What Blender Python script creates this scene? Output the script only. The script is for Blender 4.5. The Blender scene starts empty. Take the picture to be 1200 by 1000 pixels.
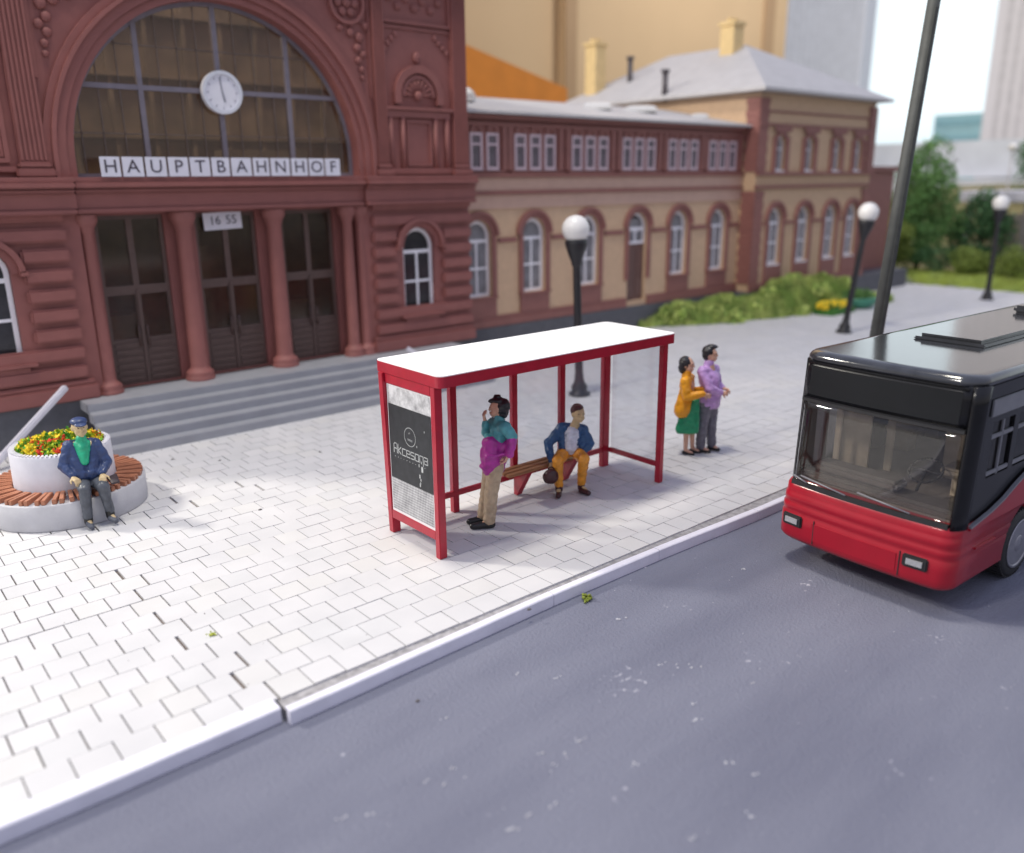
import bpy, bmesh, math, random
from mathutils import Vector, Matrix, Euler, noise
random.seed(7)
R = math.radians
scene = bpy.context.scene
COL = scene.collection
PI = math.pi

# ------------------------------------------------------------------ materials
def new_mat(name):
    m = bpy.data.materials.new(name); m.use_nodes = True
    nt = m.node_tree; b = nt.nodes['Principled BSDF']
    return m, nt, b

def mat(name, col, rough=.55, var=.15, scale=6.0, bump=.0, bscale=40.0, spec=.5, metal=0.0, coat=0.0, detail=4.0,
        col2=None, dist=.01):
    """painted / cast material whose base colour wanders between two tones, with a grain bump"""
    m, nt, b = new_mat(name)
    N, L = nt.nodes, nt.links
    tc = N.new('ShaderNodeTexCoord')
    n = N.new('ShaderNodeTexNoise'); n.inputs['Scale'].default_value = scale; n.inputs['Detail'].default_value = detail
    L.new(tc.outputs['Object'], n.inputs['Vector'])
    cr = N.new('ShaderNodeValToRGB')
    c1 = [c*(1-var) for c in col]; c2 = [min(1, c*(1+var)) for c in (col2 or col)]
    cr.color_ramp.elements[0].position = .3; cr.color_ramp.elements[1].position = .7
    cr.color_ramp.elements[0].color = (*c1, 1); cr.color_ramp.elements[1].color = (*c2, 1)
    L.new(n.outputs['Fac'], cr.inputs['Fac']); L.new(cr.outputs['Color'], b.inputs['Base Color'])
    b.inputs['Roughness'].default_value = rough; b.inputs['Metallic'].default_value = metal
    b.inputs['Specular IOR Level'].default_value = spec; b.inputs['Coat Weight'].default_value = coat
    b.inputs['Coat Roughness'].default_value = .12
    if bump:
        n2 = N.new('ShaderNodeTexNoise'); n2.inputs['Scale'].default_value = bscale; n2.inputs['Detail'].default_value = 3
        L.new(tc.outputs['Object'], n2.inputs['Vector'])
        bp = N.new('ShaderNodeBump'); bp.inputs['Strength'].default_value = bump; bp.inputs['Distance'].default_value = dist
        L.new(n2.outputs['Fac'], bp.inputs['Height']); L.new(bp.outputs['Normal'], b.inputs['Normal'])
    return m

def glass_mat(name, tint, opacity, rough=.05, glosscol=(1,1,1)):
    """thin plastic pane: see-through tinted, partly hazy, with a fresnel gloss"""
    m = bpy.data.materials.new(name); m.use_nodes = True
    nt = m.node_tree; N, L = nt.nodes, nt.links
    N.clear()
    out = N.new('ShaderNodeOutputMaterial')
    tr = N.new('ShaderNodeBsdfTransparent'); tr.inputs['Color'].default_value = (*tint, 1)
    df = N.new('ShaderNodeBsdfDiffuse'); df.inputs['Color'].default_value = (*[c*.8 for c in glosscol], 1)
    gl = N.new('ShaderNodeBsdfGlossy'); gl.inputs['Roughness'].default_value = rough
    tc = N.new('ShaderNodeTexCoord'); nz = N.new('ShaderNodeTexNoise'); nz.inputs['Scale'].default_value = 3
    L.new(tc.outputs['Object'], nz.inputs['Vector'])
    mr = N.new('ShaderNodeMapRange'); mr.inputs['To Min'].default_value = opacity*.7; mr.inputs['To Max'].default_value = opacity*1.3
    L.new(nz.outputs['Fac'], mr.inputs['Value'])
    m1 = N.new('ShaderNodeMixShader'); L.new(mr.outputs['Result'], m1.inputs['Fac']); L.new(tr.outputs[0], m1.inputs[1]); L.new(df.outputs[0], m1.inputs[2])
    lw = N.new('ShaderNodeLayerWeight'); lw.inputs['Blend'].default_value = .5
    pw = N.new('ShaderNodeMath'); pw.operation = 'POWER'; pw.inputs[1].default_value = 4.0; L.new(lw.outputs['Facing'], pw.inputs[0])
    fr = N.new('ShaderNodeMath'); fr.operation = 'MULTIPLY_ADD'; fr.inputs[1].default_value = .6; fr.inputs[2].default_value = .045; L.new(pw.outputs[0], fr.inputs[0])
    m2 = N.new('ShaderNodeMixShader'); L.new(fr.outputs[0], m2.inputs['Fac']); L.new(m1.outputs[0], m2.inputs[1]); L.new(gl.outputs[0], m2.inputs[2])
    L.new(m2.outputs[0], out.inputs['Surface'])
    return m

# ------------------------------------------------------------------ object plumbing
WM = {}                                    # world matrix of every object we make
def _register(o, parent, loc=None, rot=None):
    lm = Matrix.Translation(loc or (0,0,0)) @ (Euler(rot or (0,0,0)).to_matrix().to_4x4())
    if parent: o.parent = parent; WM[o.name] = WM[parent.name] @ lm
    else: WM[o.name] = lm
    o.location = loc or (0,0,0); o.rotation_euler = rot or (0,0,0)
    COL.objects.link(o)

def tag(o, label=None, cat=None, group=None, kind=None):
    if label: o['label'] = label
    if cat: o['category'] = cat
    if group: o['group'] = group
    if kind: o['kind'] = kind
    return o

def empty(name, loc, rz=0, parent=None, rot=None):
    o = bpy.data.objects.new(name, None); o.empty_display_size = .2
    _register(o, parent, loc, rot or (0,0,rz)); return o

class MB:
    """collects shapes into one mesh; verts are world coordinates (or local to a part frame)"""
    def __init__(s): s.bm = bmesh.new(); s.mi = 0; s.smooth = False
    def _fin(s, faces):
        for f in faces: f.material_index = s.mi; f.smooth = s.smooth
    def box(s, x0, x1, y0, y1, z0, z1, bev=0):
        vs = [s.bm.verts.new((x, y, z)) for z in (z0, z1) for y in (y0, y1) for x in (x0, x1)]
        fs = [s.bm.faces.new([vs[i] for i in q]) for q in ((0,2,3,1),(4,5,7,6),(0,1,5,4),(2,6,7,3),(0,4,6,2),(1,3,7,5))]
        s._fin(fs)
        if bev:
            es = list({e for f in fs for e in f.edges})
            r = bmesh.ops.bevel(s.bm, geom=es, offset=bev, segments=2, affect='EDGES', clamp_overlap=True)
            s._fin(r['faces'])
        return s
    def obox(s, M, dx, dy, dz, bev=0):
        """box centred at the frame M"""
        vs = [s.bm.verts.new(M @ Vector((x, y, z))) for z in (-dz/2, dz/2) for y in (-dy/2, dy/2) for x in (-dx/2, dx/2)]
        fs = [s.bm.faces.new([vs[i] for i in q]) for q in ((0,2,3,1),(4,5,7,6),(0,1,5,4),(2,6,7,3),(0,4,6,2),(1,3,7,5))]
        s._fin(fs)
        if bev:
            es = list({e for f in fs for e in f.edges})
            r = bmesh.ops.bevel(s.bm, geom=es, offset=bev, segments=2, affect='EDGES', clamp_overlap=True)
            s._fin(r['faces'])
        return s
    def tube(s, p0, p1, r0, r1=None, n=16, cap=True):
        r1 = r0 if r1 is None else r1
        p0, p1 = Vector(p0), Vector(p1); d = (p1-p0)
        q = d.to_track_quat('Z', 'Y').to_matrix()
        a = []; b = []
        for i in range(n):
            c = Vector((math.cos(2*PI*i/n), math.sin(2*PI*i/n), 0))
            a.append(s.bm.verts.new(p0 + q @ (c*r0))); b.append(s.bm.verts.new(p1 + q @ (c*r1)))
        fs = []
        for i in range(n):
            f = s.bm.faces.new((a[i], a[(i+1)%n], b[(i+1)%n], b[i])); f.material_index = s.mi; f.smooth = True
        if cap:
            fs.append(s.bm.faces.new(a[::-1])); fs.append(s.bm.faces.new(b))
            for f in fs: f.material_index = s.mi
        return s
    def lathe(s, c, prof, n=24, smooth=True):
        """prof: list of (r, z) about the vertical axis at c"""
        rings = []
        for r, z in prof:
            if r < 1e-5: rings.append([s.bm.verts.new((c[0], c[1], c[2]+z))])
            else: rings.append([s.bm.verts.new((c[0]+r*math.cos(2*PI*i/n), c[1]+r*math.sin(2*PI*i/n), c[2]+z)) for i in range(n)])
        for A, B in zip(rings, rings[1:]):
            for i in range(n):
                j = (i+1) % n
                if len(A) == 1 and len(B) == 1: continue
                if len(A) == 1: f = s.bm.faces.new((A[0], B[j], B[i]))
                elif len(B) == 1: f = s.bm.faces.new((A[i], A[j], B[0]))
                else: f = s.bm.faces.new((A[i], A[j], B[j], B[i]))
                f.material_index = s.mi; f.smooth = smooth
        return s
    def ico(s, c, r, sub=2, sq=(1,1,1), jit=0):
        t = bmesh.ops.create_icosphere(s.bm, subdivisions=sub, radius=1.0)
        for v in t['verts']:
            k = 1 + (random.random()-.5)*jit
            v.co = Vector((c[0]+v.co.x*r*sq[0]*k, c[1]+v.co.y*r*sq[1]*k, c[2]+v.co.z*r*sq[2]*k))
            for f in v.link_faces: f.material_index = s.mi; f.smooth = sub > 1
        return s
    def poly(s, pts):
        f = s.bm.faces.new([s.bm.verts.new(p) for p in pts]); f.material_index = s.mi; return s
    def prism(s, pts, vec):
        """closed polygon pts (3-D) swept along vec"""
        a = [s.bm.verts.new(Vector(p)) for p in pts]; b = [s.bm.verts.new(Vector(p)+Vector(vec)) for p in pts]
        fs = [s.bm.faces.new(a), s.bm.faces.new(b[::-1])]
        n = len(a)
        for i in range(n): fs.append(s.bm.faces.new((a[i], b[i], b[(i+1)%n], a[(i+1)%n])))
        s._fin(fs); return s
    def plate(s, loops, y0, y1, swap=None):
        """flat plate with holes, loops in (x, z), standing between y0 and y1"""
        cu = bpy.data.curves.new('tmp', 'CURVE'); cu.dimensions = '2D'; cu.fill_mode = 'BOTH'; cu.extrude = abs(y1-y0)/2
        for lp in loops:
            sp = cu.splines.new('POLY'); sp.points.add(len(lp)-1)
            for i, (x, z) in enumerate(lp): sp.points[i].co = (x, z, 0, 1)
            sp.use_cyclic_u = True
        ob = bpy.data.objects.new('tmp', cu); COL.objects.link(ob)
        dg = bpy.context.evaluated_depsgraph_get(); dg.update()
        me = bpy.data.meshes.new_from_object(ob.evaluated_get(dg))
        ym = (y0+y1)/2
        n0 = len(s.bm.verts); f0 = len(s.bm.faces)
        for v in me.vertices: x, z, t = v.co; v.co = (x, ym+t, z) if not swap else swap(x, z, t, ym)
        s.bm.from_mesh(me)
        s.bm.faces.ensure_lookup_table()
        for i in range(f0, len(s.bm.faces)): s.bm.faces[i].material_index = s.mi; s.bm.faces[i].smooth = False
        bpy.data.objects.remove(ob); bpy.data.curves.remove(cu); bpy.data.meshes.remove(me)
        return s
    def scale_to(s, f):
        for v in s.bm.verts: v.co = f(v.co)
        return s
    def build(s, name, mats, parent=None, loc=None, rot=None, world=True):
        """world=True: the verts are in world space and are brought into the parent's frame"""
        if not isinstance(mats, (list, tuple)): mats = [mats]
        bmesh.ops.recalc_face_normals(s.bm, faces=s.bm.faces)
        me = bpy.data.meshes.new(name); s.bm.to_mesh(me); s.bm.free()
        for m in mats: me.materials.append(m)
        o = bpy.data.objects.new(name, me)
        _register(o, parent, loc, rot)
        if world: me.transform(WM[o.name].inverted())
        return o

def children(o): return [c for c in list(bpy.data.objects) if c.parent == o]
def copy_tree(o, parent=None, loc=None, rz=None):
    c = o.copy(); COL.objects.link(c)
    if parent: c.parent = parent
    if loc: c.location = loc
    if rz is not None: c.rotation_euler = (0, 0, rz)
    lm = Matrix.Translation(c.location) @ c.rotation_euler.to_matrix().to_4x4()
    WM[c.name] = (WM[parent.name] @ lm) if parent else lm
    for ch in children(o): copy_tree(ch, c)
    return c

def text_mesh(mb, txt, size, place, depth=.01, spacing=1.0):
    """place: function (x, y, t) -> world point; the text is centred on 0,0"""
    cu = bpy.data.curves.new('tmp', 'FONT'); cu.body = txt; cu.size = size; cu.extrude = depth/2
    cu.align_x = 'CENTER'; cu.align_y = 'CENTER'; cu.space_character = spacing; cu.resolution_u = 3
    ob = bpy.data.objects.new('tmp', cu); COL.objects.link(ob)
    dg = bpy.context.evaluated_depsgraph_get(); dg.update()
    me = bpy.data.meshes.new_from_object(ob.evaluated_get(dg))
    for v in me.vertices: v.co = place(*v.co)
    f0 = len(mb.bm.faces); mb.bm.from_mesh(me); mb.bm.faces.ensure_lookup_table()
    for i in range(f0, len(mb.bm.faces)): mb.bm.faces[i].material_index = mb.mi
    bpy.data.objects.remove(ob); bpy.data.curves.remove(cu); bpy.data.meshes.remove(me)

# ------------------------------------------------------------------ camera
CAM = dict(f=982.84, pitch=.2847, roll=-.0108, yaw=.8721, h=4.7216)
def camera():
    c = CAM
    fw = Vector((math.cos(c['yaw'])*math.cos(c['pitch']), math.sin(c['yaw'])*math.cos(c['pitch']), -math.sin(c['pitch'])))
    rt = Vector((math.sin(c['yaw']), -math.cos(c['yaw']), 0)); up = rt.cross(fw)
    r2 = math.cos(c['roll'])*rt + math.sin(c['roll'])*up; u2 = -math.sin(c['roll'])*rt + math.cos(c['roll'])*up
    cd = bpy.data.cameras.new('camera'); o = bpy.data.objects.new('camera', cd); COL.objects.link(o)
    M = Matrix((( r2.x, u2.x, -fw.x, 0), (r2.y, u2.y, -fw.y, 0), (r2.z, u2.z, -fw.z, c['h']), (0,0,0,1)))
    o.matrix_world = M
    cd.sensor_fit = 'HORIZONTAL'; cd.sensor_width = 36; cd.lens = c['f']/1200*36
    cd.clip_start = .05; cd.clip_end = 2000
    cd.dof.use_dof = True; cd.dof.focus_distance = 11.3; cd.dof.aperture_fstop = .0295/.115; cd.dof.aperture_blades = 0
    scene.camera = o
camera()

# ------------------------------------------------------------------ world and lamps
def world():
    w = bpy.data.worlds.new('World'); scene.world = w; w.use_nodes = True
    nt = w.node_tree; N, L = nt.nodes, nt.links; bg = N['Background']
    tc = N.new('ShaderNodeTexCoord'); sx = N.new('ShaderNodeSeparateXYZ'); L.new(tc.outputs['Generated'], sx.inputs[0])
    cr = N.new('ShaderNodeValToRGB'); e = cr.color_ramp.elements
    e[0].position = 0; e[0].color = (.40, .41, .48, 1)
    e[1].position = 1; e[1].color = (.42, .47, .68, 1)
    a = e.new(.49); a.color = (.7, .85, .92, 1)
    a = e.new(.535); a.color = (1.0, 1.14, 1.20, 1)
    a = e.new(.63); a.color = (1.0, 1.10, 1.16, 1)
    a = e.new(.72); a.color = (.46, .50, .66, 1)
    mr = N.new('ShaderNodeMapRange'); mr.inputs['From Min'].default_value = -1; mr.inputs['From Max'].default_value = 1
    L.new(sx.outputs['Z'], mr.inputs['Value']); L.new(mr.outputs['Result'], cr.inputs['Fac'])
    # the bright printed backdrop lies beyond the far end of the street; the hall behind the viewer is dimmer
    dp = N.new('ShaderNodeVectorMath'); dp.operation = 'DOT_PRODUCT'; dp.inputs[1].default_value = (math.cos(R(22)), math.sin(R(22)), 0)
    L.new(tc.outputs['Generated'], dp.inputs[0])
    m2 = N.new('ShaderNodeMapRange'); m2.inputs['From Min'].default_value = .45; m2.inputs['From Max'].default_value = .80; m2.interpolation_type = 'SMOOTHSTEP'
    L.new(dp.outputs['Value'], m2.inputs['Value'])
    c2 = N.new('ShaderNodeValToRGB'); g = c2.color_ramp.elements
    g[0].position = 0; g[0].color = (.36, .35, .38, 1); g[1].position = 1; g[1].color = (.44, .49, .70, 1)
    a = g.new(.5); a.color = (.47, .45, .46, 1); a = g.new(.6); a.color = (.54, .53, .56, 1); a = g.new(.75); a.color = (.47, .50, .66, 1)
    L.new(mr.outputs['Result'], c2.inputs['Fac'])
    mx = N.new('ShaderNodeMixRGB'); L.new(m2.outputs['Result'], mx.inputs['Fac']); L.new(c2.outputs['Color'], mx.inputs['Color1']); L.new(cr.outputs['Color'], mx.inputs['Color2'])
    L.new(mx.outputs[0], bg.inputs['Color']); bg.inputs['Strength'].default_value = 1.0
world()

def lamp(name, target, direction, dist, size, power, col):
    d = Vector(direction).normalized()
    l = bpy.data.lights.new(name, 'AREA'); l.shape = 'DISK'; l.size = size; l.energy = power; l.color = col
    o = bpy.data.objects.new(name, l); COL.objects.link(o)
    o.location = Vector(target) + d*dist
    o.rotation_euler = (-d).to_track_quat('-Z', 'Y').to_euler()
    return o
lamp('area_lamp', (6, 6, 0), (-.02, .17, 1), 36, 5.0, 6000, (1, .93, .78))
lamp('area_lamp', (6, 7, 0), (-.62, .80, .76), 46, 3.4, 12000, (1, .94, .82))
lamp('area_lamp', (9, 8, 0), (-1.0, .10, .85), 46, 4.5, 5200, (1, .95, .86))
lamp('area_lamp', (95, 50, 8), (-.70, -.42, .55), 62, 8, 17000, (1, .96, .92))  # added fill lamp that brightens the far background buildings, no known source there

# ------------------------------------------------------------------ setting
def ground_set():
    # base board far below/around everything
    m_base = mat('base_green', (.10, .13, .06), .9, .3, .2, .3, 3)
    b = MB(); b.box(-60, 400, -120, 300, -1.4, -1.0)
    tag(b.build('ground', m_base), kind='structure')
    # road: one slightly uneven sheet of painted plaster
    m, nt, bs = new_mat('road_plaster'); N, L = nt.nodes, nt.links
    tc = N.new('ShaderNodeTexCoord')
    n1 = N.new('ShaderNodeTexNoise'); n1.inputs['Scale'].default_value = .9; n1.inputs['Detail'].default_value = 6
    mp = N.new('ShaderNodeMapping'); mp.inputs['Scale'].default_value = (.35, 1.3, 1); mp.inputs['Rotation'].default_value = (0,0,R(-9))
    L.new(tc.outputs['Object'], mp.inputs[0]); L.new(mp.outputs[0], n1.inputs['Vector'])
    cr = N.new('ShaderNodeValToRGB'); e = cr.color_ramp.elements
    e[0].position = .3; e[0].color = (.155, .163, .222, 1); e[1].position = .72; e[1].color = (.208, .217, .280, 1)
    L.new(n1.outputs['Fac'], cr.inputs['Fac'])
    n2 = N.new('ShaderNodeTexNoise'); n2.inputs['Scale'].default_value = 15; n2.inputs['Detail'].default_value = 2; n2.inputs['Roughness'].default_value = .4
    L.new(tc.outputs['Object'], n2.inputs['Vector'])
    n3 = N.new('ShaderNodeTexNoise'); n3.inputs['Scale'].default_value = 1.3
    L.new(tc.outputs['Object'], n3.inputs['Vector'])
    ad = N.new('ShaderNodeMath'); ad.operation = 'MULTIPLY'; L.new(n2.outputs['Fac'], ad.inputs[0]); L.new(n3.outputs['Fac'], ad.inputs[1])
    mr = N.new('ShaderNodeMapRange'); mr.inputs['From Min'].default_value = .445; mr.inputs['From Max'].default_value = .53; L.new(ad.outputs[0], mr.inputs['Value'])
    # the white crumbs of plaster
    mix = N.new('ShaderNodeMixRGB'); mix.inputs['Color2'].default_value = (.46, .46, .53, 1)
    L.new(mr.outputs['Result'], mix.inputs['Fac']); L.new(cr.outputs['Color'], mix.inputs['Color1']); L.new(mix.outputs[0], bs.inputs['Base Color'])
    n4 = N.new('ShaderNodeTexNoise'); n4.inputs['Scale'].default_value = 26; n4.inputs['Detail'].default_value = 6; n4.inputs['Roughness'].default_value = .65
    L.new(tc.outputs['Object'], n4.inputs['Vector'])
    n5 = N.new('ShaderNodeTexNoise'); n5.inputs['Scale'].default_value = 1.4; n5.inputs['Detail'].default_value = 3; L.new(mp.outputs[0], n5.inputs['Vector'])
    ms = N.new('ShaderNodeMath'); ms.operation = 'MULTIPLY_ADD'; ms.inputs[1].default_value = .42; L.new(n4.outputs['Fac'], ms.inputs[0]); L.new(n5.outputs['Fac'], ms.inputs[2])
    bp = N.new('ShaderNodeBump'); bp.inputs['Strength'].default_value = .75; bp.inputs['Distance'].default_value = .07
    L.new(ms.outputs[0], bp.inputs['Height']); L.new(bp.outputs['Normal'], bs.inputs['Normal'])
    bs.inputs['Roughness'].default_value = .62; bs.inputs['Specular IOR Level'].default_value = .35
    b = MB(); b.box(-12, 60, -14, 6.75, -.40, -.15)
    tag(b.build('road', m), kind='structure')
    # pavement: bed plus individually laid slabs
    m_bed = mat('paving_bed', (.15, .125, .115), .9, .3, 5)
    m_slab = mat('paving_slab', (.585, .585, .60), .72, .04, 1.1, .25, 30, col2=(.615, .61, .62), dist=.006)
    m_slab2 = mat('paving_slab_grey', (.585, .586, .598), .72, .06, 1.3, .25, 30, dist=.006)
    m_slab3 = mat('paving_slab_cream', (.604, .600, .600), .72, .05, 1.2, .25, 30, dist=.006)
    b = MB(); b.mi = 0
    b.box(-10, 39.3, 6.80, 30, -.6, -.030)
    L0, W0 = .3555, .3635
    rng = random.Random(3)
    rows = int((18.6-6.785)/W0)
    for j in range(rows+1):
        y0 = 6.785 + j*W0
        off = (L0/2 if j % 2 else 0) + .29 + rng.uniform(-.008, .008)
        n0 = int(-9.5/L0); n1 = int(39.2/L0)
        js = int(round((2.60+.14*math.sin(j*2.9+.6)-off)/L0))                 # the joint where two sheets of paving meet
        sgap = ((.012, .030, .020, .004, .028, .012, .024, .006, .018)[j % 9] if j < 11 else .004)
        for i in range(n0, n1):
            p = i*L0+off; q = p+L0
            if y0 > 15.65 and 3.8 < (p+q)/2 < 12.4: continue
            if q > 39.25: continue
            g = (.0072 if p < 3 else .0052) + rng.uniform(-.0015, .003); gy = .0026 + (rng.random()**3)*.004
            left = i < js
            if i == js-1: q -= sgap
            if 3.3 < p < 5.6 and 12.1 < y0 < 12.7 and i % 3 == 0: q -= .03      # a few loose joints by the planter
            t = rng.gauss(0, .0016); t2 = rng.gauss(0, .0012)
            sh = .012-.0035*j if left and j < 8 else 0
            dz = rng.uniform(-.0012, .0012)
            P = []
            for (xx, yy, k) in ((p+g, y0+gy+sh, -1), (q-g, y0+gy+sh, 1), (q-g, y0+W0-gy+sh, 1), (p+g, y0+W0-gy+sh, -1)):
                P.append(Vector((xx, yy, dz + k*t*.5 + (t2 if yy > y0+W0/2 else -t2))))
            rr = rng.random()
            mi = 1 if rr < .66 else (2 if rr < .84 else 3)
            c = [b.bm.verts.new(v) for v in P]; d = [b.bm.verts.new((v.x, v.y, -.042)) for v in P]
            f = b.bm.faces.new(c); f.material_index = mi
            for k in range(4):
                f = b.bm.faces.new((d[k], d[(k+1)%4], c[(k+1)%4], c[k])); f.material_index = mi
    tag(b.build('pavement', [m_bed, m_slab, m_slab2, m_slab3]), kind='structure')
    # kerb stones
    m_k = mat('kerb_white', (.78, .77, .86), .55, .06, 3, .35, 22, dist=.01)
    m_kd = mat('kerb_groove_grey', (.33, .32, .33), .8, .3, 14, .2, 30)
    # (x0, y at x0, x1, y at x1): outer faces, each long moulding slightly off line
    pcs = [(-9.5, 6.575, 2.70, 6.625), (2.74, 6.52, 6.15, 6.585), (6.16, 6.585, 8.05, 6.575), (8.06, 6.578, 10.2, 6.50), (10.21, 6.50, 39, 6.45)]
    for (x0, ya, x1, yb) in pcs:
        k = MB(); n = max(2, int((x1-x0)/.35)); w = .205
        w = .205 if x0 < 0 else .105; prof = [(0, -.22), (0, -.012), (.006, -.003), (.016, .004), (w-.01, .006), (w, .0), (w, -.22)]
        prev = None
        for i in range(n+1):
            x = x0+(x1-x0)*i/n; y = ya+(yb-ya)*i/n
            wob = noise.noise(Vector((x*1.3, 0, 0)))*.008
            ring = [k.bm.verts.new((x, y+wob+py + noise.noise(Vector((x*9, py*30, 5)))*.0025, pz+noise.noise(Vector((x*7, pz*30, 9)))*.003)) for py, pz in prof]
            if prev:
                for a in range(len(prof)-1):
                    f = k.bm.faces.new((prev[a], ring[a], ring[a+1], prev[a+1])); f.smooth = False
            else: k.bm.faces.new(ring)
            prev = ring
        k.bm.faces.new(prev[::-1])
        tag(k.build('kerb', m_k), kind='structure')
    # grey strip in the sunken groove between kerb and slabs
    b = MB(); b.box(2.74, 39, 6.60, 6.795, -.20, -.022)
    tag(b.build('kerb_joint', m_kd), kind='structure')
ground_set()

# ------------------------------------------------------------------ station (table frame: building floor z=0, walls at y 20.8/22)
K = .841; SZ = .75
def S(v): return Vector((v[0]*K, v[1]*K, v[2]*K + SZ))
M_RED = mat('station_red_plastic', (.255, .092, .084), .6, .07, 3, .35, 60, dist=.01)
M_RED2 = mat('annex_red_plastic', (.255, .105, .092), .6, .07, 3, .2, 60, dist=.01)
M_PINK = mat('annex_pink_band', (.52, .345, .275), .6, .05, 3)
M_TAN = mat('annex_tan_brick', (.57, .395, .26), .65, .06, 5, .3, 80, dist=.01)
M_TAN2 = mat('pavilion_tan_plaster', (.53, .365, .235), .65, .06, 5, .2, 60)
M_WHITEP = mat('white_plastic_frame', (.86, .86, .92), .4, .04, 4)
M_DOOR = mat('door_brown', (.105, .066, .058), .45, .12, 9)
M_GREYMUL = mat('grey_mullion', (.20, .18, .22), .5, .1, 6)
M_ROOF = mat('roof_pale_grey', (.50, .49, .50), .6, .07, 2.2, .2, 20)
M_DARK = mat('dark_interior', (.035, .03, .032), .8, .2, 5)
M_WOOD = mat('interior_wood', (.27, .205, .15), .7, .25, 1.4, col2=(.33, .26, .20))
M_FOUND = mat('foundation_grey', (.095, .098, .115), .7, .12, 5, .3, 30)
M_GLASS_BR = glass_mat('brown_glazing', (.80, .74, .66), .16, .12, (.16, .12, .10))
M_GLASS_DK = mat('dark_window_glass', (.045, .045, .05), .12, .3, 2.5)
M_GLASS_PALE = mat('pale_window_glass', (.22, .22, .24), .2, .35, 2.2)

ST = empty('station_building', S((8.65, 20.8, 0)))
tag(ST, 'dark red railway station with big arched window, long tan annex and hip roofed pavilion', 'station')

def arc(cx, cz, r, a0, a1, n=24):
    return [(cx+r*math.cos(a0+(a1-a0)*i/n), cz+r*math.sin(a0+(a1-a0)*i/n)) for i in range(n+1)]
def arch_loop(cx, z0, zs, r, n=20):
    return [(cx-r, z0), (cx+r, z0)] + arc(cx, zs, r, 0, PI, n)
def ring_band(b, cx, cz, r0, r1, y0, y1, legs=0, n=40):
    """half-ring moulding, with straight legs reaching down"""
    lo = arc(cx, cz, r1, 0, PI, n) + arc(cx, cz, r0, PI, 0, n)
    if legs: lo = [(cx+r1, cz-legs)] + arc(cx, cz, r1, 0, PI, n) + [(cx-r1, cz-legs), (cx-r0, cz-legs)] + arc(cx, cz, r0, PI, 0, n) + [(cx+r0, cz-legs)]
    b.plate([lo], y0, y1)
def spart(name, m, f, parent=ST):
    b = MB(); f(b); b.scale_to(S)
    return b.build(name, m, parent)

AC, AZ, AR = 8.63, 5.29, 3.52
def hall_wall(b):
    out = [(1.1, 0), (5.0, 0), (5.0, 4.12), (12.05, 4.12), (12.05, 0), (15.84, 0), (15.84, 10.35), (1.1, 10.35)]
    arch = [(AC-AR, 4.9), (AC+AR, 4.9)] + arc(AC, AZ, AR, 0, PI, 48)
    b.plate([out, arch, arch_loop(14.0, 1.02, 2.92, .55), arch_loop(2.95, 1.02, 2.92, .55)], 20.8, 21.25)
    b.box(15.44, 15.84, 21.25, 30, 0, 10.35); b.box(1.1, 1.5, 21.25, 30, 0, 10.35); b.box(1.5, 15.44, 29.6, 30, 0, 10.35)
spart('hall_wall', M_RED, hall_wall)
def portal_wall(b):
    out = [(5.0, 0), (12.05, 0), (12.05, 4.3), (5.0, 4.3)]
    b.plate([out] + [[(a, .03), (c, .03), (c, 4.05), (a, 4.05)] for a, c in ((5.42, 6.98), (7.72, 9.30), (10.0, 11.52))], 21.26, 21.5)
spart('portal_wall', M_RED, portal_wall)
for x0, x1 in ((1.0, 4.88), (12.3, 15.92)):
    spart('plinth', M_RED, lambda b: (b.box(x0, x1, 20.62, 20.80, 0, .34, .03), b.box(x0+.04, x1-.04, 20.68, 20.80, .338, .46, .03)))
def courses(x0, x1, wc):
    def f(b):
        z = .50
        while z < 4.0:
            h = .40
            for (a, c) in ((x0, wc-.78), (wc+.78, x1)) if z < 3.4 else ((x0, x1),):
                if z < 1.0 and a == x0: a, c = x0, x1
                elif z < 1.0: continue
                b.box(a, c, 20.66, 20.80, z, z+h-.09, .05)
            z += h+.035
    return f
spart('rusticated_courses', M_RED, courses(12.42, 15.86, 14.0))
spart('rusticated_courses', M_RED, courses(1.08, 4.72, 2.95))
def cornice(b):
    for x0, x1, p in ((1.0, 4.95, .12), (4.95, 12.2, 0), (12.2, 15.95, .12)):
        b.box(x0, x1, 20.62-p, 20.80, 4.12, 4.24, .03); b.box(x0, x1, 20.68-p, 20.80, 4.245, 4.56)
        b.box(x0, x1, 20.58-p, 20.80, 4.565, 4.66, .03); b.box(x0, x1, 20.48-p, 20.80, 4.665, 4.80, .03); b.box(x0, x1, 20.56-p, 20.80, 4.805, 4.90)
spart('cornice', M_RED, cornice)
def top_cornice(b):
    b.box(1.0, 15.95, 20.55, 20.80, 9.93, 10.05, .02); b.box(1.0, 15.95, 20.4, 20.80, 10.055, 10.35, .03)
spart('top_cornice', M_RED, top_cornice)
def archivolt(b):
    ring_band(b, AC, AZ, AR, AR+.16, 20.74, 20.80, .39); ring_band(b, AC, AZ, AR+.165, AR+.36, 20.68, 20.80, .39)
    ring_band(b, AC, AZ, AR+.365, AR+.45, 20.60, 20.80, .39); ring_band(b, AC, AZ, AR+.455, AR+.60, 20.70, 20.80, .39)
spart('archivolt', M_RED, archivolt)
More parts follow.
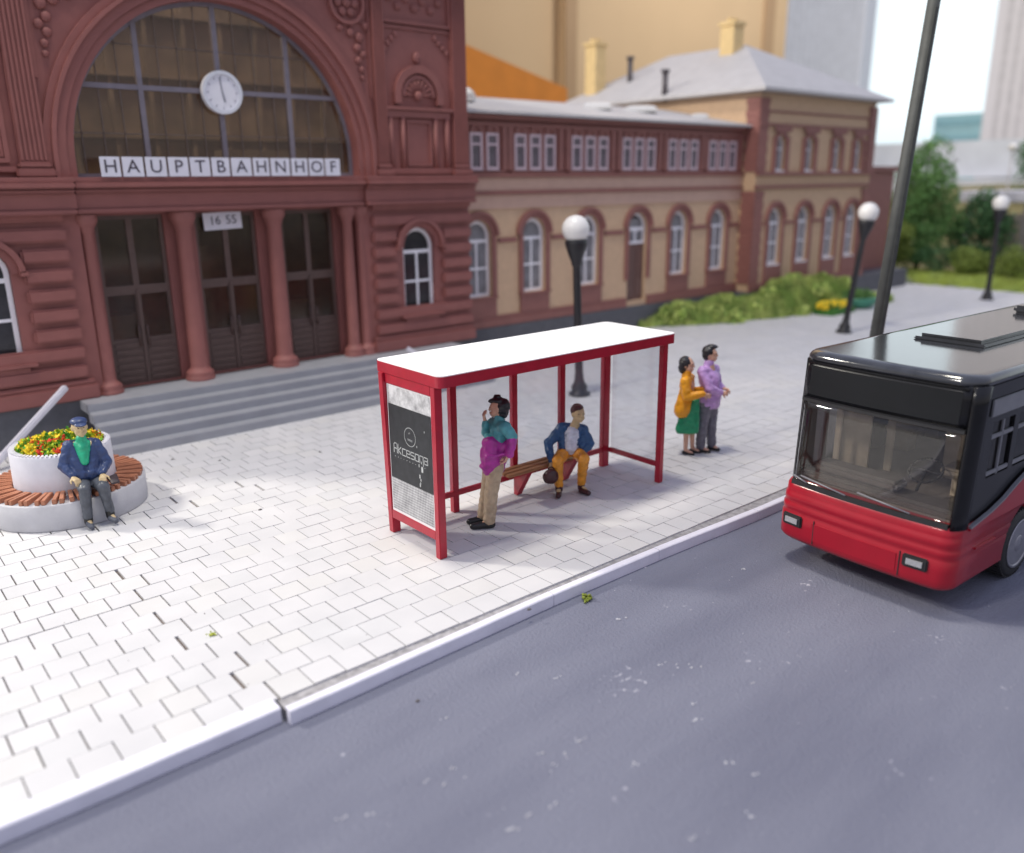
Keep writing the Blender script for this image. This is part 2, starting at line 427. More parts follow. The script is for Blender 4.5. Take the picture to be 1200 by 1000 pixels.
def pilaster(x0, x1, flutes):
    def f(b):
        z0 = 4.9
        b.box(x0-.1, x1+.1, 20.56, 20.80, z0+.004, z0+.18, .03); b.box(x0-.05, x1+.05, 20.6, 20.80, z0+.185, z0+.32, .04)
        b.box(x0, x1, 20.68, 20.80, z0+.325, 9.84)
        n = flutes; w = (x1-x0)/n
        for i in range(n): b.box(x0+w*i+w*.18, x0+w*i+w*.82, 20.645, 20.679, z0+.34, 9.8, .012)
        b.box(x0-.08, x1+.08, 20.6, 20.80, 9.843, 9.92)
    return f
for x0, x1, n in ((4.02, 4.56, 6), (12.72, 13.08, 4), (15.30, 15.80, 5), (1.15, 1.6, 5)): spart('pilaster', M_RED, pilaster(x0, x1, n))
# relief panels and niche of the side bays
def frame_rect(b, x0, x1, z0, z1, w, y0, y1):
    b.plate([[(x0, z0), (x1, z0), (x1, z1), (x0, z1)], [(x0+w, z0+w), (x1-w, z0+w), (x1-w, z1-w), (x0+w, z1-w)]], y0, y1)
def niche(cx):
    def f(b):
        ring_band(b, cx, 7.0, .60, .80, 20.66, 20.80, .2); ring_band(b, cx, 7.0, .44, .55, 20.70, 20.80)
        for i in range(9):                                   # shell ribs
            a = PI*(i+.5)/9
            b.tube((cx+.08*math.cos(a), 20.78, 7.0+.08*math.sin(a)), (cx+.42*math.cos(a), 20.74, 7.0+.42*math.sin(a)), .02, .06, 8)
        b.ico((cx, 20.74, 7.02), .13, 2, (1, .7, 1)); b.ico((cx, 20.76, 8.0), .12, 2, (1, .5, 1.3))
        b.box(cx-1.15, cx+1.15, 20.64, 20.80, 6.62, 6.72, .02); b.box(cx-1.05, cx+1.05, 20.70, 20.80, 6.45, 6.61)
        for s in (-1, 1):
            for q in (.55, .95): b.tube((cx+s*q, 20.76, 5.1), (cx+s*q, 20.76, 6.45), .085, .07, 10)
        b.box(cx-1.15, cx+1.15, 20.66, 20.80, 4.93, 5.10, .02)
        frame_rect(b, cx-.42, cx+.42, 5.16, 6.38, .07, 20.74, 20.80)
        frame_rect(b, cx-1.22, cx+1.22, 4.92, 8.75, .06, 20.75, 20.80)
        frame_rect(b, cx-1.15, cx+1.15, 8.82, 9.9, .08, 20.72, 20.80)
        for i in range(7): b.ico((cx-.8+i*.267, 20.78, 9.35+.1*(-1)**i), .12, 2, (1.1, .5, 1))
        for s in (-1, 1):
            for i in range(4): b.ico((cx+s*(.65+.13*i), 20.78, 8.55-.12*i), .09, 2, (1, .5, 1))
    return f
spart('niche_relief', M_RED, niche(14.15))
def left_panels(b):
    frame_rect(b, 3.35, 3.85, 5.2, 7.35, .09, 20.72, 20.80); frame_rect(b, 3.45, 3.75, 5.32, 7.23, .05, 20.75, 20.80)
    b.box(1.7, 3.95, 20.66, 20.80, 7.5, 7.6, .02); b.box(1.7, 3.95, 20.70, 20.80, 7.605, 7.8); b.box(1.7, 3.95, 20.6, 20.80, 7.805, 7.92, .02)
    frame_rect(b, 3.2, 3.7, 8.1, 10.0, .09, 20.72, 20.80); frame_rect(b, 2.0, 3.0, 5.2, 7.35, .09, 20.72, 20.80)
    for z in (5.0, 7.35): b.box(3.2, 3.95, 20.68, 20.80, z, z+.12, .02)
spart('panel_relief', M_RED, left_panels)
# spandrel ornaments beside the arch: medallion, leaf scrolls and a drop
def spandrel(sg):
    def f(b):
        X = lambda d: AC + sg*d
        cx, cz = X(3.42), 9.15
        b.plate([arc(cx, cz, .52, 0, 2*PI, 28)[:-1], arc(cx, cz, .43, 0, 2*PI, 28)[:-1]], 20.70, 20.80)
        b.ico((cx, 20.76, cz), .13, 2, (1, .6, 1))
        for i in range(6):
            a = i*PI/3
            b.ico((cx+.24*math.cos(a), 20.77, cz+.24*math.sin(a)), .12, 2, (1, .5, 1))
        for k, (dx, z, r) in enumerate(((3.75, 8.35, .13), (3.5, 8.45, .12), (3.68, 8.1, .11), (3.84, 7.95, .10), (3.70, 7.8, .10), (3.78, 7.58, .085), (3.79, 7.38, .07),
                                        (2.75, 9.35, .13), (2.55, 9.5, .12), (2.85, 9.6, .11), (2.3, 9.62, .1), (3.95, 8.65, .1), (3.2, 8.55, .09))):
            b.ico((X(dx), 20.77, z), r, 2, (1, .55, 1))
        # border strip following the corner
        pts = [(X(4.06), 6.9), (X(4.0), 6.9), (X(4.0), 9.9), (X(2.0), 9.9), (X(2.0), 9.96), (X(4.06), 9.96)]
        b.plate([pts], 20.74, 20.80)
        # s-scroll
        prev = None
        for i in range(15):
            a = i/14*5.0; r = .30-.018*i
            p = (X(3.66)+sg*r*math.cos(a), 20.78, 8.5+r*math.sin(a))
            if prev: b.tube(prev, p, .03, .03, 6)
            prev = p
    return f
spart('spandrel_ornament', M_RED, spandrel(-1)); spart('spandrel_ornament', M_RED, spandrel(1))
# columns of the portal
def column(x, y, r):
    def f(b):
        b.lathe((x, y, 0), [(r+.14, 0), (r+.14, .08), (r+.10, .10), (r+.13, .17), (r+.08, .23), (r+.02, .28), (r, .34), (r-.01, 1.7), (r-.03, 3.7), (r, 3.74), (r, 3.8), (r+.03, 3.84), (r+.09, 3.95), (r+.09, 4.1)], 24)
    return f
for x in (7.34, 9.66): spart('column', M_RED, column(x, 20.98, .215))
for x in (5.16, 11.76, 12.16): spart('column', M_RED, column(x, 20.93, .165))

# doors
def door(x0, x1, z1=4.05):
    w = x1-x0; cx = (x0+x1)/2
    def f(b):
        y0, y1 = 21.36, 21.44
        lo = [[(x0, .03), (x1, .03), (x1, z1), (x0, z1)]]
        for a, c in ((x0+.09, cx-.07), (cx+.07, x1-.09)):
            lo.append([(a, 2.42), (c, 2.42), (c, z1-.1), (a, z1-.1)]); lo.append([(a, 1.15), (c, 1.15), (c, 2.2), (a, 2.2)])
        b.plate(lo, y0, y1)
        for a, c in ((x0+.09, cx-.07), (cx+.07, x1-.09)):
            for i in range(6): b.box(a, c, 21.325, 21.36, .12+i*.165, .12+i*.165+.11, .015)
        b.box(cx-.035, cx+.035, 21.32, 21.36, .05, 2.3)
    d = spart('entrance_door', M_DOOR, f)
    def g(b): b.box(x0+.09, x1-.09, 21.40, 21.41, 1.15, z1-.1)
    spart('glazing', M_GLASS_BR, g, d)
    def h(b):
        for s in (-1, 1): b.tube((cx+s*.10, 21.29, .95), (cx+s*.10, 21.29, 1.45), .025)
        for s in (-1, 1):
            for z in (1.0, 1.4): b.tube((cx+s*.10, 21.29, z), (cx+s*.10, 21.36, z), .018)
    spart('door_handle', M_DOOR, h, d)
    return d
doors = [door(5.42, 6.98), door(7.72, 9.30), door(10.0, 11.52)]
# time sign taped into the middle door
def sg(b): b.obox(Matrix.Translation((8.44, 21.28, 3.84)) @ Matrix.Rotation(R(-2), 4, 'Y'), .98, .02, .42)
tsign = spart('paper_sign', mat('paper', (.70, .70, .80), .6, .03, 5), sg)
rot = Matrix.Rotation(R(-2), 3, 'Y')
for t, dx in (('16', -.2), ('55', .22)):
    b = MB()
    text_mesh(b, t, .30, lambda x, y, d, dx=dx: S(Vector((8.44, 21.262-.001, 3.85)) + rot @ Vector((x+dx, -d, y))), .006)
    b.build('sign_digits', mat('ink', (.06, .06, .10), .5, .05, 4), tsign)

# big arched window: glazing, grey bars
def aw(b):
    lo = [[(AC-AR, 4.9), (AC+AR, 4.9)] + arc(AC, AZ, AR, 0, PI, 48)]
    inner = [(AC-AR+.09, 4.98), (AC+AR-.09, 4.98)] + arc(AC, AZ, AR-.09, 0, PI, 48)
    b.plate(lo+[inner], 21.10, 21.20)
    for x in (6.78, AC, 10.42):
        h = math.sqrt((AR-.05)**2-(x-AC)**2)+AZ; b.box(x-.055, x+.055, 21.08, 21.22, 4.97, h)
    hh = AC-math.sqrt((AR-.05)**2-(6.86-AZ)**2)
    b.box(hh, 2*AC-hh, 21.09, 21.21, 6.80, 6.91)
awo = spart('arched_window', M_GREYMUL, aw)
spart('glazing', M_GLASS_BR, lambda b: b.plate([[(AC-AR, 4.9), (AC+AR, 4.9)] + arc(AC, AZ, AR-.02, 0, PI, 48)], 21.145, 21.155), awo)
def thin(b):
    for i in range(-7, 8):
        x = AC+i*.46
        if min(abs(x-q) for q in (6.78, AC, 10.42)) < .12 or abs(x-AC) > AR-.2: continue
        b.box(x-.012, x+.012, 21.12, 21.143, 4.98, math.sqrt((AR-.08)**2-(x-AC)**2)+AZ)
    for z in (5.85, 7.75):
        h = math.sqrt((AR-.08)**2-(z-AZ)**2); b.box(AC-h, AC+h, 21.12, 21.143, z-.012, z+.012)
spart('glazing_bar', mat('fine_bar', (.13, .10, .09), .5), thin, awo)
# interior
def inside(b):
    b.box(1.5, 15.44, 24.2, 24.35, 0, 10.1); b.box(1.5, 15.44, 21.6, 24.2, 4.35, 4.45); b.box(1.5, 15.44, 21.5, 29.6, -.1, 0)
    for x in range(3, 15, 1): b.box(x-.05, x+.05, 24.05, 24.2, 4.46, 10.0)
    for z in (5.9, 7.4, 8.9): b.box(1.5, 15.44, 24.0, 24.2, z, z+.1)
    b.box(9.4, 11.6, 22.6, 23.8, 4.46, 5.6)
    b.box(5.2, 6.6, 22.2, 22.9, 0, 1.6); b.box(10.2, 11.6, 22.4, 23.2, 0, 1.5); b.box(7.8, 8.4, 22.4, 23.2, 0, 3.2)
spart('interior', M_WOOD, inside)
# clock
ck = spart('clock', mat('clock_white', (.74, .74, .82), .4, .03, 5), lambda b: b.tube((8.62, 21.02, 6.83), (8.62, 20.92, 6.83), .48, .46, 36))
def rim(b): b.plate([arc(8.62, 6.83, .49, 0, 2*PI, 36)[:-1], arc(8.62, 6.83, .41, 0, 2*PI, 36)[:-1]], 20.885, 21.03)
spart('clock_rim', mat('clock_rim', (.62, .64, .72), .4, .03, 5), rim, ck)
def hands(b):
    for ang, l, w in ((R(97), .34, .022), (R(-78), .22, .03)):
        b.obox(Matrix.Translation((8.62+math.cos(ang)*l/2, 20.91, 6.83+math.sin(ang)*l/2)) @ Matrix.Rotation(-ang, 4, 'Y'), l, .012, w)
    for i in range(12):
        a = i*PI/6; b.obox(Matrix.Translation((8.62+math.cos(a)*.35, 20.915, 6.83+math.sin(a)*.35)) @ Matrix.Rotation(-a, 4, 'Y'), .06, .008, .012)
spart('clock_hands', mat('clock_ink', (.16, .16, .22), .5), hands, ck)
# letter tiles
tx = [5.51, 5.97, 6.47, 6.98, 7.48, 7.99, 8.47, 9.02, 9.48, 10.03, 10.52, 10.98, 11.45]
M_TILE = mat('tile_white', (.66, .66, .76), .45, .04, 5); M_TINK = mat('tile_ink', (.05, .04, .06), .5)
for i, ch in enumerate('HAUPTBAHNHOF'):
    w = tx[i+1]-tx[i]; c = tx[i]+w/2
    t = spart('letter_tile', M_TILE, lambda b: b.box(c-w/2+.025, c+w/2-.025, 20.50, 20.54, 4.905, 5.33, .006))
    b = MB(); text_mesh(b, ch, .40, lambda x, y, d: S((c+x*1.05, 20.497-d, 5.115+y)), .006)
    b.build('letter', M_TINK, t)

# arched windows: one of each kind, copied
def S0(v): return Vector((v[0]*K, v[1]*K, v[2]*K))
def window_proto(w, h, glass, bars=True, name='window'):
    """local frame: sill centre on the wall face; arched top"""
    r = w/2; zs = h-r; b = MB(); t = .10*min(1, w)
    ins = []
    if bars:
        for s in (-1, 1):
            a, c = (-r+t, -.035) if s < 0 else (.035, r-t)
            ins.append([(a, t), (c, t), (c, zs*.47-.03), (a, zs*.47-.03)]); ins.append([(a, zs*.47+.04), (c, zs*.47+.04), (c, zs*.93-.06), (a, zs*.93-.06)])
        ins.append([(-r+t, zs*.93+.04), (r-t, zs*.93+.04)] + arc(0, zs, r-t, .05, PI-.05, 14))
    else:
        ins.append([(-r+t, t), (r-t, t), (r-t, h*.6), (-r+t, h*.6)]); ins.append([(-r+t, h*.6+.06), (r-t, h*.6+.06)] + arc(0, zs, r-t, .1, PI-.1, 10))
    b.plate([[(-r, 0), (r, 0)] + arc(0, zs, r, 0, PI, 16)] + ins, .12, .19)
    b.box(-r-.05, r+.05, -.06, .19, -.07, -.003)
    b.scale_to(S0); f = b.build(name, M_WHITEP, ST, world=False)
    b = MB(); b.box(-r+.02, r-.02, .15, .156, .03, zs); b.plate([[(-r+.02, zs+.001), (r-.02, zs+.001)] + arc(0, zs, r-.03, .02, PI-.02, 12)], .15, .156)
    b.scale_to(S0); b.build('pane', glass, f, world=False)
    return f
used = set()
def put(proto, x, y, z):
    loc = WM[ST.name].inverted() @ S((x, y, z))
    if proto.name not in used:
        used.add(proto.name); proto.location = loc; return proto
    return copy_tree(proto, ST, loc)
wA = window_proto(1.08, 2.43, M_GLASS_DK)
put(wA, 14.0, 20.82, 1.03); put(wA, 2.95, 20.82, 1.03)
for cx in (14.0, 2.95):
    def tower_surrounds(b):
        ring_band(b, cx, 2.92, .56, .70, 20.72, 20.80); ring_band(b, cx, 2.92, .705, .82, 20.62, 20.80)
        for s in (-1, 1): b.box(cx+s*.79-.09, cx+s*.79+.09, 20.60, 20.80, 2.86, 2.97, .02)
    spart('window_surround', M_RED, tower_surrounds)
    spart('window_sill', M_RED, lambda b: b.box(cx-.76, cx+.76, 20.60, 20.80, .90, .985, .02))
    spart('window_apron', M_RED, lambda b: b.box(cx-.6, cx+.6, 20.70, 20.80, .5, .88))

# ---- annex
AX0, AX1, AY = 15.84, 31.3, 22.0
acx = [17.15, 19.55, 22.2, 24.85, 27.3, 29.85]
def annex_wall(b):
    lo = [[(AX0, 0), (AX1, 0), (AX1, 4.3), (AX0, 4.3)]]
    for i, c in enumerate(acx): lo.append(arch_loop(c, .2 if i == 3 else 1.03, 3.0, .52))
    b.plate(lo, AY, AY+.25)
spart('annex_wall', M_TAN, annex_wall)
def annex_base(b):
    for a, c in ((AX0, acx[3]-.62), (acx[3]+.62, AX1)): b.box(a, c, AY-.12, AY-.001, 0, .26, .02); b.box(a, c, AY-.07, AY-.001, .265, .36)
    for i, c in enumerate(acx):
        if i != 3: b.box(c-.66, c+.66, AY-.08, AY-.001, .37, .96); b.box(c-.72, c+.72, AY-.14, AY-.001, .965, 1.03, .01)
spart('annex_plinth', M_RED2, annex_base)
def annex_surr(b):
    for c in acx:
        ring_band(b, c, 3.0, .53, .68, AY-.06, AY-.001); ring_band(b, c, 3.0, .685, .80, AY-.12, AY-.001)
        for s in (-1, 1):
            b.box(min(c+s*.53, c+s*.70), max(c+s*.53, c+s*.70), AY-.08, AY-.001, 1.035, 2.99)
    xs = [AX0]+[v for c in acx for v in (c-.81, c+.81)]+[AX1]
    for a, c in zip(xs[::2], xs[1::2]):
        if c-a > .02: b.box(a, c, AY-.07, AY-.001, 2.76, 2.92, .01)
spart('arch_moulding', M_RED2, annex_surr)
def annex_corn(b):
    b.box(AX0, AX1, AY-.15, AY-.001, 4.305, 4.42, .02); b.box(AX0, AX1, AY-.18, AY-.001, 4.845, 4.96, .02)
spart('annex_string_course', M_RED2, annex_corn)
spart('annex_frieze', M_PINK, lambda b: (b.box(AX0, AX1, AY-.06, AY+.25, 4.425, 4.84), b.box(AX0, AX1, AY-.05, AY-.002, 3.85, 4.30)))
ugroups = [(17.45, 2), (19.62, 3), (22.22, 3), (24.80, 3), (27.38, 3), (29.90, 3)]
uw = []
for c, n in ugroups:
    for i in range(n): uw.append(c+(i-(n-1)/2)*.66)
def annex_upper(b):
    lo = [[(AX0, 4.965), (AX1, 4.965), (AX1, 6.75), (AX0, 6.75)]] + [[(c-.24, 5.09), (c+.24, 5.09), (c+.24, 6.19), (c-.24, 6.19)] for c in uw]
    b.plate(lo, AY, AY+.25)
    for c in uw: ring_band(b, c, 6.22, .14, .25, AY-.05, AY-.001, n=8)
    for c, n in ugroups:
        w = n*.33+.12
        b.box(c-w, c+w, AY-.07, AY-.001, 4.97, 5.06)
        for s in (-1, 1): b.box(c+s*(w+.02)-.10, c+s*(w+.02)+.10, AY-.08, AY-.001, 5.07, 6.40)
    b.box(AX0, AX1, AY-.10, AY-.001, 6.41, 6.5); b.box(AX0, AX1, AY-.2, AY-.001, 6.62, 6.75)
spart('annex_upper_wall', M_RED2, annex_upper)
wB = window_proto(1.02, 2.47, M_GLASS_PALE)
for i, c in enumerate(acx):
    if i != 3: put(wB, c, AY+.02, 1.03)
def flat_window(w, h, glass):
    b = MB(); t = .085; r = w/2
    b.plate([[(-r, 0), (r, 0), (r, h), (-r, h)], [(-r+t, t), (r-t, t), (r-t, h*.66), (-r+t, h*.66)], [(-r+t, h*.66+.07), (r-t, h*.66+.07), (r-t, h-t), (-r+t, h-t)]], -.05, .03)
    b.box(-r-.03, r+.03, -.09, .0, -.06, -.002); b.scale_to(S0); f = b.build('window', mat('upper_frame_pink', (.60, .47, .52), .5, .05, 5), ST, world=False)
    b = MB(); b.box(-r+.03, r-.03, -.005, .001, .03, h-.03); b.scale_to(S0); b.build('pane', glass, f, world=False)
    return f
wC = flat_window(.50, 1.12, mat('upper_glass', (.13, .11, .13), .25, .3, 3))
for c in uw: put(wC, c, AY+.02, 5.08)
# annex door with white fanlight
def adoor(b):
    c = acx[3]; b.box(c-.5, c+.5, AY+.14, AY+.20, .2, 2.35)
    for s in (-1, 1):
        for z0, z1 in ((.35, 1.1), (1.2, 2.2)): b.box(c+s*.25-.17, c+s*.25+.17, AY+.115, AY+.139, z0, z1, .01)
ad = spart('annex_door', mat('annex_door_brown', (.14, .075, .065), .5, .15, 8), adoor)
def fan(b):
    c = acx[3]
    b.plate([[(c-.5, 2.36), (c+.5, 2.36)] + arc(c, 3.0, .5, 0, PI, 14), [(c-.42, 2.46), (c-.04, 2.46), (c-.04, 2.85), (c-.42, 2.85)], [(c+.04, 2.46), (c+.42, 2.46), (c+.42, 2.85), (c+.04, 2.85)],
             [(c-.42, 2.98), (c+.42, 2.98)] + arc(c, 3.0, .42, .05, PI-.05, 10)], AY+.12, AY+.18)
fo = spart('fanlight', M_WHITEP, fan, ad)
spart('fanlight_pane', M_GLASS_PALE, lambda b: b.box(acx[3]-.47, acx[3]+.47, AY+.15, AY+.155, 2.4, 3.3), ST)
# annex body, roof
def abody(b): b.box(AX0, AX1, AY+.6, AY+.7, 0, 6.7); b.box(AX0, AX1, AY+8, AY+8.2, 0, 6.7)
spart('annex_core', M_DARK, abody)
def aroof(b):
    y0 = AY-.42
    b.prism([(AX0-.02, y0, 6.76), (AX0-.02, y0, 6.84), (AX0-.02, y0+4.8, 7.75), (AX0-.02, y0+9.2, 6.9), (AX0-.02, y0+9.2, 6.76)], (AX1-AX0+.02, 0, 0))
annex_roof = spart('annex_roof', M_ROOF, aroof)
def sky(x, y, w, d, h):
    def f(b):
        z = 6.84+(y-AY+.42)*.19-.06
        b.lathe((x, y, z), [(w*.5, 0), (w*.5, h*.5), (w*.42, h*.8), (w*.2, h), (0, h*1.02)], 4, smooth=False)
    return f
M_SKYL = mat('skylight_white', (.60, .60, .61), .35, .04, 6)
for a in ((18.3, 24.3, 1.3, 1, .5), (25.2, 24.6, 1.5, 1, .28), (27.7, 24.6, 1.8, 1, .28), (30.3, 23.6, 1.0, .8, .2)): spart('skylight', M_SKYL, sky(*a), annex_roof)
# ---- pavilion
PX0, PX1, PY0, PY1 = 31.3, 40.8, 21.3, 32.6
pcx = [32.95, 35.2, 37.5]; 
def pav_lower(b):
    lo = [[(PX0, 0), (PX1, 0), (PX1, 4.3), (PX0, 4.3)]] + [arch_loop(c, 1.1, 3.0, .50) for c in pcx+[39.4]]
    b.plate(lo, PY0, PY0+.25)
    lo = [[(PX0+.002, 4.305), (PX1, 4.305), (PX1, 8.1), (PX0+.002, 8.1)]] + [arch_loop(c, 5.05, 6.1, .36, 12) for c in pcx+[39.4]]
    b.plate(lo, PY0+.001, PY0+.25)
    b.box(PX0, PX0+.25, PY0+.255, PY1, 0, 8.1); b.box(PX1-.25, PX1, PY0+.255, PY1, 0, 8.1); b.box(PX0+.255, PX1-.255, PY1-.25, PY1, 0, 8.1)
spart('pavilion_wall', M_TAN2, pav_lower)
def pav_trim(b):
    y = PY0
    b.box(PX0-.06, PX1+.06, y-.14, y-.001, 0, .3, .02)
    b.box(PX0-.1, PX1+.1, y-.16, y-.001, 4.31, 4.43, .02); b.box(PX0-.1, PX1+.1, y-.2, y-.001, 4.84, 4.97, .02)
    b.box(PX0-.04, PX1+.04, y-.1, y-.001, 6.82, 6.92); b.box(PX0-.04, PX1+.04, y-.08, y-.001, 7.35, 7.42)
    for c in pcx+[39.4]:
        ring_band(b, c, 3.0, .51, .66, y-.06, y-.001, n=16); ring_band(b, c, 3.0, .665, .78, y-.12, y-.001, n=16)
        b.box(c-.66, c+.66, y-.08, y-.001, .31, 1.02); 
        for s in (-1, 1):
            b.box(c+s*.60-.09, c+s*.60+.09, y-.08, y-.001, 1.03, 2.99)
            b.box(c+s*.48-.10, c+s*.48+.10, y-.10, y-.001, 4.98, 6.4); 
        ring_band(b, c, 6.1, .37, .56, y-.08, y-.002, n=12); b.box(c-.62, c+.62, y-.14, y-.101, 6.6, 6.80, .01)
    xs = [PX0+.72]+[v for c in pcx+[39.4] for v in (c-.79, c+.79)]+[PX1-.72]
    for a, c in zip(xs[::2], xs[1::2]):
        if c-a > .02: b.box(a, c, y-.07, y-.001, 2.78, 2.92)
spart('pavilion_trim', M_RED2, pav_trim)
def quoins(b, side=0, za=.32, zb=4.2):
    z = za; i = 0
    while z < zb:
        if True:
            w = .66 if i % 2 else .60
            if side == 0: b.box(PX0-.045, PX0+w, PY0-.05, PY0+.001, z, z+.24, .012); b.box(PX0-.045, PX0-.001, PY0-.001, PY0+w, z, z+.24, .02)
            else: b.box(PX1-w, PX1+.07, PY0-.09, PY0-.001, z, z+.24, .02)
        z += .243; i += 1
for sd in (0, 1):
    for za, zb in ((.32, 4.05), (4.98, 7.85)): spart('corner_quoins', M_RED2, lambda b: quoins(b, sd, za, zb))
wD = window_proto(.98, 2.38, M_GLASS_PALE); wE = window_proto(.70, 1.40, M_GLASS_PALE, bars=False)
for c in pcx+[39.4]: put(wD, c, PY0+.02, 1.1); put(wE, c, PY0+.02, 5.05)
spart('pavilion_core', M_DARK, lambda b: b.box(PX0+.6, PX1-.6, PY0+.6, PY0+.7, 0, 8))
def proof(b):
    o = .55; x0, x1, y0, y1 = PX0-o, PX1+o, PY0-o, PY1+o; xm = 36.1; z0, zr = 8.12, 10.75
    A = [(x0, y0, z0), (x1, y0, z0), (x1, y1, z0), (x0, y1, z0)]; B = [(p[0], p[1], z0+.12) for p in A]
    r0, r1 = (xm, 25.6, zr), (xm, 30.2, zr)
    v = [b.bm.verts.new(p) for p in A+B+[r0, r1]]
    for q in ((3,2,1,0), (0,1,5,4), (1,2,6,5), (2,3,7,6), (3,0,4,7), (4,5,8), (5,6,9,8), (6,7,9), (7,4,8,9)): b.bm.faces.new([v[i] for i in q])
rf = spart('pavilion_roof', M_ROOF, proof)
def pp(x, y): # height of the left roof slope
    return 8.24+(x-30.75)/(36.1-30.75)*(10.75-8.24)
M_CHIM = mat('chimney_yellow', (.72, .53, .26), .6, .08, 4)
def chim(x, y, w, h, zb=None):
    def f(b):
        z = pp(x, y) if zb is None else zb
        b.box(x-w/2, x+w/2, y-w/2, y+w/2, z-.4, z+h); b.box(x-w/2-.08, x+w/2+.08, y-w/2-.08, y+w/2+.08, z+h+.002, z+h+.16)
        for s in (-1, 1): b.box(x+s*w*.25-.1, x+s*w*.25+.1, y-.1, y+.1, z+h+.165, z+h+.34)
    return f
spart('chimney', M_CHIM, chim(35.4, 25.9, .75, 1.1), rf); spart('chimney', M_CHIM, chim(32.3, 31.7, .72, 2.1), rf)
M_VENT = mat('vent_dark', (.08, .07, .08), .5)
for x, y, h in ((33.2, 30.2, 1.0), (31.0, 26.1, .9)): spart('roof_vent', M_VENT, lambda b: (b.tube((x, y, pp(x, y)-.3), (x, y, pp(x, y)+h), .13, .13, 10), b.tube((x, y, pp(x, y)+h), (x, y, pp(x, y)+h+.12), .2, .2, 10)), rf)
spart('low_side_wing', M_RED2, lambda b: (b.box(40.82, 45.5, 22.4, 28, 0, 5.0), b.box(40.82, 45.7, 22.2, 28.2, 5.0, 5.25, .03)))
# foundation under everything
def found(b):
    z0 = -SZ/K-.3
    b.box(1.0, 4.75, 20.72, 30, z0, -.003); b.box(12.35, 15.9, 20.72, 30, z0, -.003); b.box(15.9, 31.2, 21.85, 30, z0, -.003); b.box(31.2, 45.6, 21.15, 33, z0, -.003)
    b.box(4.75, 12.35, 21.2, 30, z0, -.11)
spart('foundation', M_FOUND, found)

# ---- steps
def steps():
    m = mat('steps_grey_plastic', (.31, .32, .355), .5, .06, 2.5, .2, 30)
    r = empty('entrance_steps', (7, 16.6, 0))
    tag(r, 'broad grey flight of steps leading up to the three entrance doors', 'steps')
    x0, x1 = 3.72, 12.6; n = 5; h = SZ/n; y = 15.62; t = .31
    for i in range(n):
        b = MB(); a = y+i*t; e = (y+(i+1)*t+.02) if i < n-1 else 17.82
        b.box(x0, x1, a, e, max(0, h*i-.05)-.04*(i == 0), h*(i+1)-(0.004 if i == n-1 else 0), .012)
        b.build('step' if i < n-1 else 'landing', m, r)
steps()

# ------------------------------------------------------------------ street things
M_BLACK = mat('black_cast_metal', (.018, .018, .022), .4, .2, 12, .1, 40)
def street_lamp():
    r = empty('street_lamp', (0, 0, 0))
    b = MB(); b.lathe((0,0,0), [(0, 0), (.24, 0), (.25, .06), (.17, .10), (.19, .20), (.13, .30), (.10, .42), (.11, .48), (.075, .52)], 20); b.build('base', M_BLACK, r)
    b = MB(); b.lathe((0,0,0), [(.095, .5), (.088, 2.0), (.082, 3.0)], 14)
    b.build('post', M_BLACK, r)
    b = MB(); b.lathe((0,0,0), [(.082, 2.90), (.115, 2.96), (.12, 3.02), (.16, 3.12), (.205, 3.26), (.24, 3.38), (.246, 3.46), (.23, 3.48), (0, 3.49)], 20); b.build('lamp_cup', M_BLACK, r)
    m, nt, p = new_mat('milk_globe'); p.inputs['Base Color'].default_value = (.80, .79, .78, 1); p.inputs['Roughness'].default_value = .3
    p.inputs['Subsurface Weight'].default_value = 0
    b = MB(); b.ico((0, 0, 3.71), .297, 4); b.build('globe', m, r)
    return r
lampo = street_lamp()
for i, (x, y, lab) in enumerate(((13.19, 13.28, 'black street lamp with white globe standing right behind the red bus shelter'),
                                 (25.0, 13.37, 'black globe street lamp between the grass bank and the bus, beside the leaning mast'),
                                 (36.0, 13.39, 'farthest black globe street lamp, by the hedge at the far right end of the pavement'))):
    o = lampo if i == 0 else copy_tree(lampo)
    o.location = (x, y, 0); tag(o, lab, 'street lamp', 'globe street lamps along the pavement')
    tilt = (R(-2.0), R(6.0), 0)[i]                               # the model lamps do not stand quite upright
    o.rotation_euler = Matrix.Rotation(tilt, 3, Vector((math.cos(CAM['yaw']), math.sin(CAM['yaw']), 0))).to_euler()
